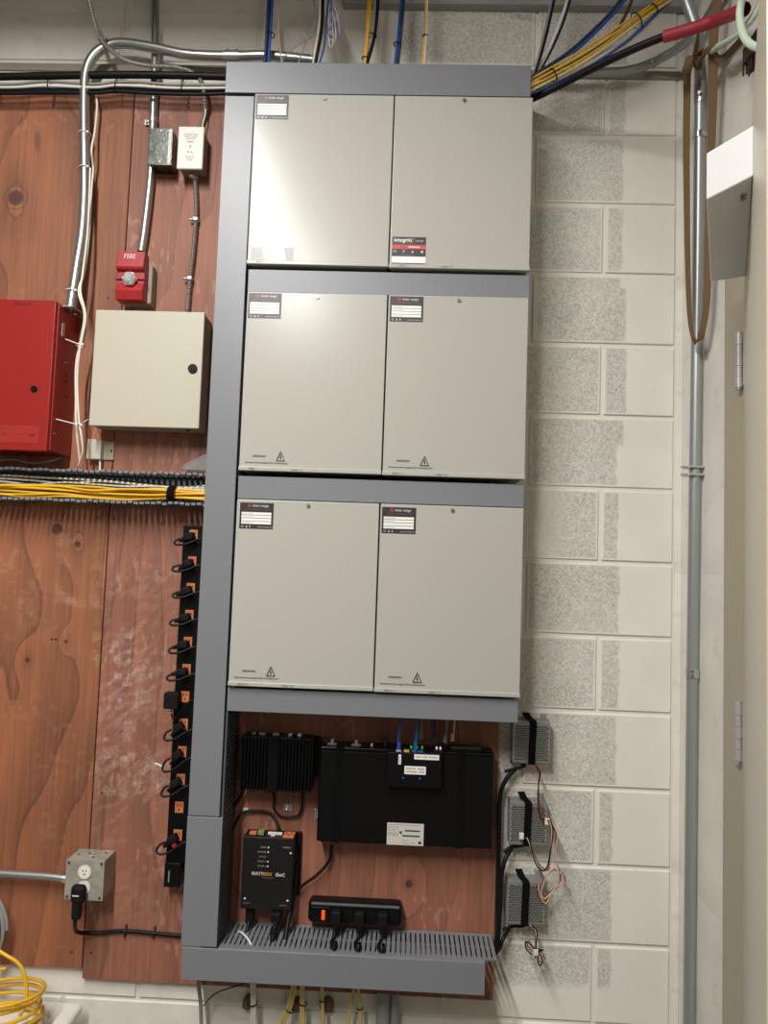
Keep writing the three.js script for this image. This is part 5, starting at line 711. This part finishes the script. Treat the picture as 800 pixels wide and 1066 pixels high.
// ---------------------------------------------------------------- cables above the cabinets
const drops = [['blue1', M.blue, 0.0042, 'left blue cable of the trio above the top duct'], ['blue2', M.blue, 0.0042, 'right blue cable of the trio above the top duct'], ['blue3', M.blueDark, 0.004, 'front blue cable of the trio above the top duct'], ['thin1', M.pinkWire, 0.0016, 'thin brown wire right of the blue trio'], ['thin2', M.grayCable, 0.0018, 'thin grey wire curving down to the left of the frayed wires'], ['thin3', M.grayCable, 0.0018, 'thin grey wire slanting from the frayed wires to the duct'], ['thin4', M.pinkWire, 0.001, 'thin curled wire beside the thick conduit end'],
  ['blackW', M.cord, 0.0045, 'black cable beside the white one at the frayed wires'], ['whiteW', M.whiteCable, 0.003, 'white cable beside the black one at the frayed wires'], ['blackW2', M.blue, 0.0028, 'blue cable inside the frayed wires'],
  ['yelC', M.yellow, 0.0042, 'left yellow cable above the left-hand top cabinet'], ['yelC2', M.yellow, 0.0036, 'yellow cable tied between its twin and the grey cable'], ['gryC', M.grayCable, 0.0042, 'grey cable tied between yellow and black cables above the duct'], ['blkC', M.cord, 0.005, 'black cable tied beside the grey cable above the duct'],
  ['blueD1', M.blue, 0.0044, 'left blue cable of the pair above the cabinet gap'], ['blueD2', M.blueDark, 0.0044, 'right blue cable of the pair above the cabinet gap'], ['yelE', M.yellow, 0.0034, 'single yellow cable above the top-right cabinet'], ['gryE', M.whiteCable, 0.0022, 'white cable tied to the single yellow one']];
for (const [k, m, r, l] of drops) lone('drop_cable', tube(L[k], r, 30), m, l, 'cable', 'cables dropping into the top duct');
function ringOn(pts, t, r) { const c = curve(pts), p = c.getPoint(t), tn = c.getTangent(t), g = new THREE.TorusGeometry(r, 0.0016, 6, 20); g.applyQuaternion(new THREE.Quaternion().setFromUnitVectors(new THREE.Vector3(0, 0, 1), tn)); g.translate(p.x, p.y, p.z); return g; }
for (const [k, t, r, l] of [['blue2', 0.68, 0.0125, 'round the blue trio'], ['gryC', 0.66, 0.0115, 'round the grey and black cables'], ['yelC', 0.9, 0.008, 'low on the yellow cables'], ['blueD1', 0.7, 0.0105, 'round the blue pair'], ['yelE', 0.66, 0.006, 'on the single yellow cable']]) lone('cable_tie', ringOn(L[k], t, r), M.black, 'black tie ' + l + ' above the top duct', 'cable tie', 'ties on the dropping cables');
{ const g = thing('frayed_wires', 'tangle of frayed lavender and white wires hanging above the top duct', 'wires', [-1.0, 3.1, 0.1]); const cs = [M.lavender, M.whiteCable, M.blueDark, M.lavender, M.pinkWire, M.lavender, M.whiteCable]; for (let i = 0; i < 16; i++) { const a = H(i, 31), b = H(i, 32), x = -1.008 + 0.012 * a, e = -0.998 + 0.03 * b, yb = 3.03 + 0.08 * H(i, 33); part(g, 'wire', tube([[x, 3.26, 0.1], [x + 0.004, 3.19, 0.1 + 0.01 * a], [e, yb + 0.03, 0.105 + 0.012 * b], [e + 0.006 * (a - 0.5), yb, 0.1], [e - 0.012, yb + 0.012 + 0.01 * a, 0.095], [x + 0.004, 3.15 + 0.03 * b, 0.1]], 0.0017, 30, 5), cs[i % cs.length]); } }
{ // loose white cable loops from the beam
  [[-0.535, 'left'], [-0.505, 'right']].forEach(([x, w], i) => lone('white_cable', tube([[x, 3.30, 0.09], [x + 0.005, 3.235, 0.09], [x + 0.018, 3.207 - 0.004 * i, 0.092], [x + 0.034, 3.215, 0.09], [x + 0.04, 3.25, 0.088], [x + 0.038, 3.30, 0.085]], 0.003, 40), M.whiteCable, w + ' of the two white cable loops peeking below the beam', 'cable', 'white loops under the beam'));
}
const rb = [['rbA', M.grayCable, 0.004, 'grey cable rising steeply from the right end of the top duct'], ['rbA2', M.cord, 0.0038, 'black cable rising steeply beside the grey one at the duct end'], ['rbB', M.whiteCable, 0.004, 'white cable rising from the right end of the top duct'], ['rbB2', M.blueDark, 0.0036, 'dark blue cable rising beside the white one at the duct end'], ['rbC', M.blueDark, 0.0052, 'thick dark blue cable slanting above the yellow cables'], ['rbC2', M.blue, 0.004, 'blue cable slanting just above the yellow cables'], ['rbD', M.brownWire, 0.0044, 'brown cable slanting behind the yellow cables'],
  ['rbY0', M.yellow, 0.003, 'uppermost yellow cable of the slanting bundle'], ['rbY1', M.yellow, 0.003, 'second yellow cable of the slanting bundle'], ['rbY2', M.yellow, 0.003, 'third yellow cable of the slanting bundle'], ['rbY3', M.yellowPale, 0.0036, 'lowest pale yellow cable of the slanting bundle'], ['rbG', M.grayCable, 0.0036, 'grey cable under the slanting yellow cables'], ['rbG2', M.whiteCable, 0.0034, 'pale cable under the slanting yellow cables'], ['rbW', M.whiteCable, 0.004, 'white cable along the bottom of the slanting bundle'], ['rbBl', M.blue, 0.004, 'blue cable along the bottom of the slanting bundle']];
for (const [k, m, r, l] of rb) lone('bundle_cable', tube(L[k], r, 50), m, l, 'cable', 'slanting cable bundle at the duct end');
[[0.42, 0.022, 'black tie at the middle of the slanting cable bundle'], [0.26, 0.014, 'black tie near the upper end of the slanting cable bundle'], [0.72, 0.018, 'black tie near the duct end of the slanting cable bundle']].forEach(([t, r, l]) => { const c = curve(L.rbY2), p = c.getPoint(t), tn = c.getTangent(t), g = new THREE.TorusGeometry(r, 0.0016, 6, 22); g.applyQuaternion(new THREE.Quaternion().setFromUnitVectors(new THREE.Vector3(0, 0, 1), tn)); g.translate(p.x, p.y, p.z); lone('cable_tie', g, M.black, l, 'cable tie', 'ties on the slanting bundle'); });
{ const g = thing('power_feed', 'thick black cable in a red sleeve slanting across the upper right corner', 'cable', L.blkPole[0]); part(g, 'cable', tube(L.blkPole, 0.0098, 50, 12), M.cord); part(g, 'sleeve', tube(L.redSleeve, 0.0145, 40, 14), M.redSleeve, 'red sleeve'); }

// ---------------------------------------------------------------- strap and hoses in the upper right corner
{
  const g = thing('webbing_strap', 'brown webbing strap looped round the corner conduit', 'strap', [-0.03, 2.19, 0.21]);
  part(g, 'left_leg', ribbon(L.strapL, 0.019, 0.002, [1, 0, 0.45], 1.3, 80), M.web); part(g, 'right_leg', ribbon(L.strapR, 0.022, 0.002, [0.9, 0, 0.5], 1.0, 90), M.web);
  part(g, 'knot', ribbon([[-0.063, 2.872, 0.24], [-0.05, 2.915, 0.246], [-0.026, 2.928, 0.24], [-0.026, 2.90, 0.25], [-0.046, 2.885, 0.254], [-0.04, 2.94, 0.25], [-0.032, 2.985, 0.245]], 0.024, 0.003, [0.7, 0.5, 0.5], 2, 60), M.web);
  part(g, 'tail', ribbon(L.strapX, 0.018, 0.002, [0.2, 1, 0.2], 0.6, 40), M.web);
}
for (let i = 0; i < 4; i++) lone('grey_hose', tube(L['hose' + i], 0.0052, 50, 10), i % 2 ? M.hoseGreen : M.hose, ['pale grey hose, outermost of the hanging coil in the upper right corner', 'pale green hose, second of the hanging coil in the upper right corner', 'pale grey hose, third of the hanging coil in the upper right corner', 'pale green hose, innermost of the hanging coil in the upper right corner'][i], 'hose', 'hoses of the hanging coil');
lone('green_hose', tube(L.hoseP, 0.008, 50, 12), M.hoseGreen, 'thick pale green hose curling in front of the hanging coil', 'hose');
{ // round pale drum the hoses hang on
  const g = new THREE.CylinderGeometry(0.07, 0.075, 0.03, 32); g.rotateZ(Math.PI / 2); g.translate(-0.002, 2.79, 0.66); lone('hose_hanger', g, S(0xb9c6cb, 0.6), 'pale blue-white round hanger behind the hose coil', 'hanger');
  const bs = [box(-0.02, 0.0, 2.735, 2.775, 0.47, 0.56, 0.006, 2)]; for (let i = 0; i < 26; i++) bs.push(cyl(-0.018 + 0.016 * H(i, 71), 2.73 - 0.008 * H(i, 72), 0.472 + 0.0033 * i, 0.0022, 0.028, 'y', 6)); lone('scrub_brush', merge(bs), M.bristle, 'dark brown bristle brush hanging under the hoses', 'brush');
  lone('valve_body', merge([box(-0.05, -0.02, 2.815, 2.87, 0.595, 0.65, 0.008, 2), cyl(-0.035, 2.81, 0.62, 0.014, 0.05, 'y'), box(-0.045, -0.025, 2.85, 2.90, 0.60, 0.66, 0.006, 2)]), M.rust, 'rusty red metal fitting at the end of the red sleeve', 'fitting');
}

// ---------------------------------------------------------------- cables leaving the bottom duct
for (const [k, m, r, l] of [['bd1', M.grayCable, 0.0052, 'grey cable at the left end below the bottom duct'], ['bdthin', M.cord, 0.0016, 'thin black wire arching under the left of the bottom duct'], ['bd2', M.whiteCable, 0.0042, 'left white cable of the pair below the bottom duct'], ['bd2b', M.whiteCable, 0.0042, 'right white cable of the pair below the bottom duct'], ['by1', M.yellowPale, 0.0042, 'pale yellow cable slanting left below the bottom duct'], ['by1b', M.yellowPale, 0.004, 'outer pale yellow cable slanting left below the bottom duct'], ['by2', M.yellowPale, 0.0044, 'straight pale yellow cable beside the slanting pair below the duct'], ['by2b', M.yellowPale, 0.0036, 'thin pale yellow cable between the slanting pair and the straight one'], ['by3', M.yellowPale, 0.005, 'single short pale yellow cable at the middle below the duct'], ['by4', M.yellowPale, 0.0042, 'pale yellow cable leaning left, right of the middle below the duct'], ['by5', M.yellowPale, 0.0042, 'pale yellow cable hanging straight, right of the middle below the duct']]) lone('low_cable', tube(L[k], r, 24), m, l, 'cable', 'cables below the bottom duct');
for (const [x, y, w] of [[-1.112, 0.425, 'beside the white pair'], [-0.985, 0.425, 'under the slanting yellow pair'], [-0.905, 0.43, 'round the single short yellow cable']]) { const g = new THREE.IcosahedronGeometry(0.02, 2), p = g.attributes.position; for (let i = 0; i < p.count; i++) { const k = 0.75 + 0.5 * noise(p.getX(i) * 90 + x * 50, p.getY(i) * 90 + p.getZ(i) * 60); p.setXYZ(i, p.getX(i) * k, p.getY(i) * k, p.getZ(i) * k * 0.8); } g.computeVertexNormals(); g.translate(x, y, 0.018); lone('sealing_putty', g, M.putty, 'brown lump of sealing putty ' + w, 'putty', 'putty lumps below the bottom duct'); }
for (const [k, t, r, l] of [['bd2', 0.5, 0.0115, 'the white pair'], ['by1', 0.45, 0.0105, 'the slanting yellow pair'], ['by2', 0.5, 0.009, 'the straight yellow cables'], ['by3', 0.45, 0.0065, 'the single short yellow cable'], ['by5', 0.5, 0.006, 'the straight yellow cable right of the middle']]) lone('cable_tie', ringOn(L[k], t, r), M.black, 'black tie round ' + l + ' below the bottom duct', 'cable tie', 'ties below the bottom duct');
{ const g = thing('grey_sleeve', 'wide grey cable sleeve with a dark clamp below the bottom duct', 'cable sleeve', [-0.745, 0.3, 0.04]); part(g, 'sleeve', merge([tube([[-0.755, 0.50, 0.04], [-0.757, 0.42, 0.04], [-0.757, 0.25, 0.04]], 0.018, 10, 12), tube([[-0.73, 0.50, 0.04], [-0.727, 0.42, 0.04], [-0.725, 0.25, 0.04]], 0.011, 10, 12)]), M.grayCable); part(g, 'clamp', box(-0.775, -0.72, 0.486, 0.508, 0.018, 0.062, 0.004), M.putty); }

scene.traverse(o => { if (o.isMesh) { o.castShadow = o.receiveShadow = true; } });
renderer.render(scene, camera);
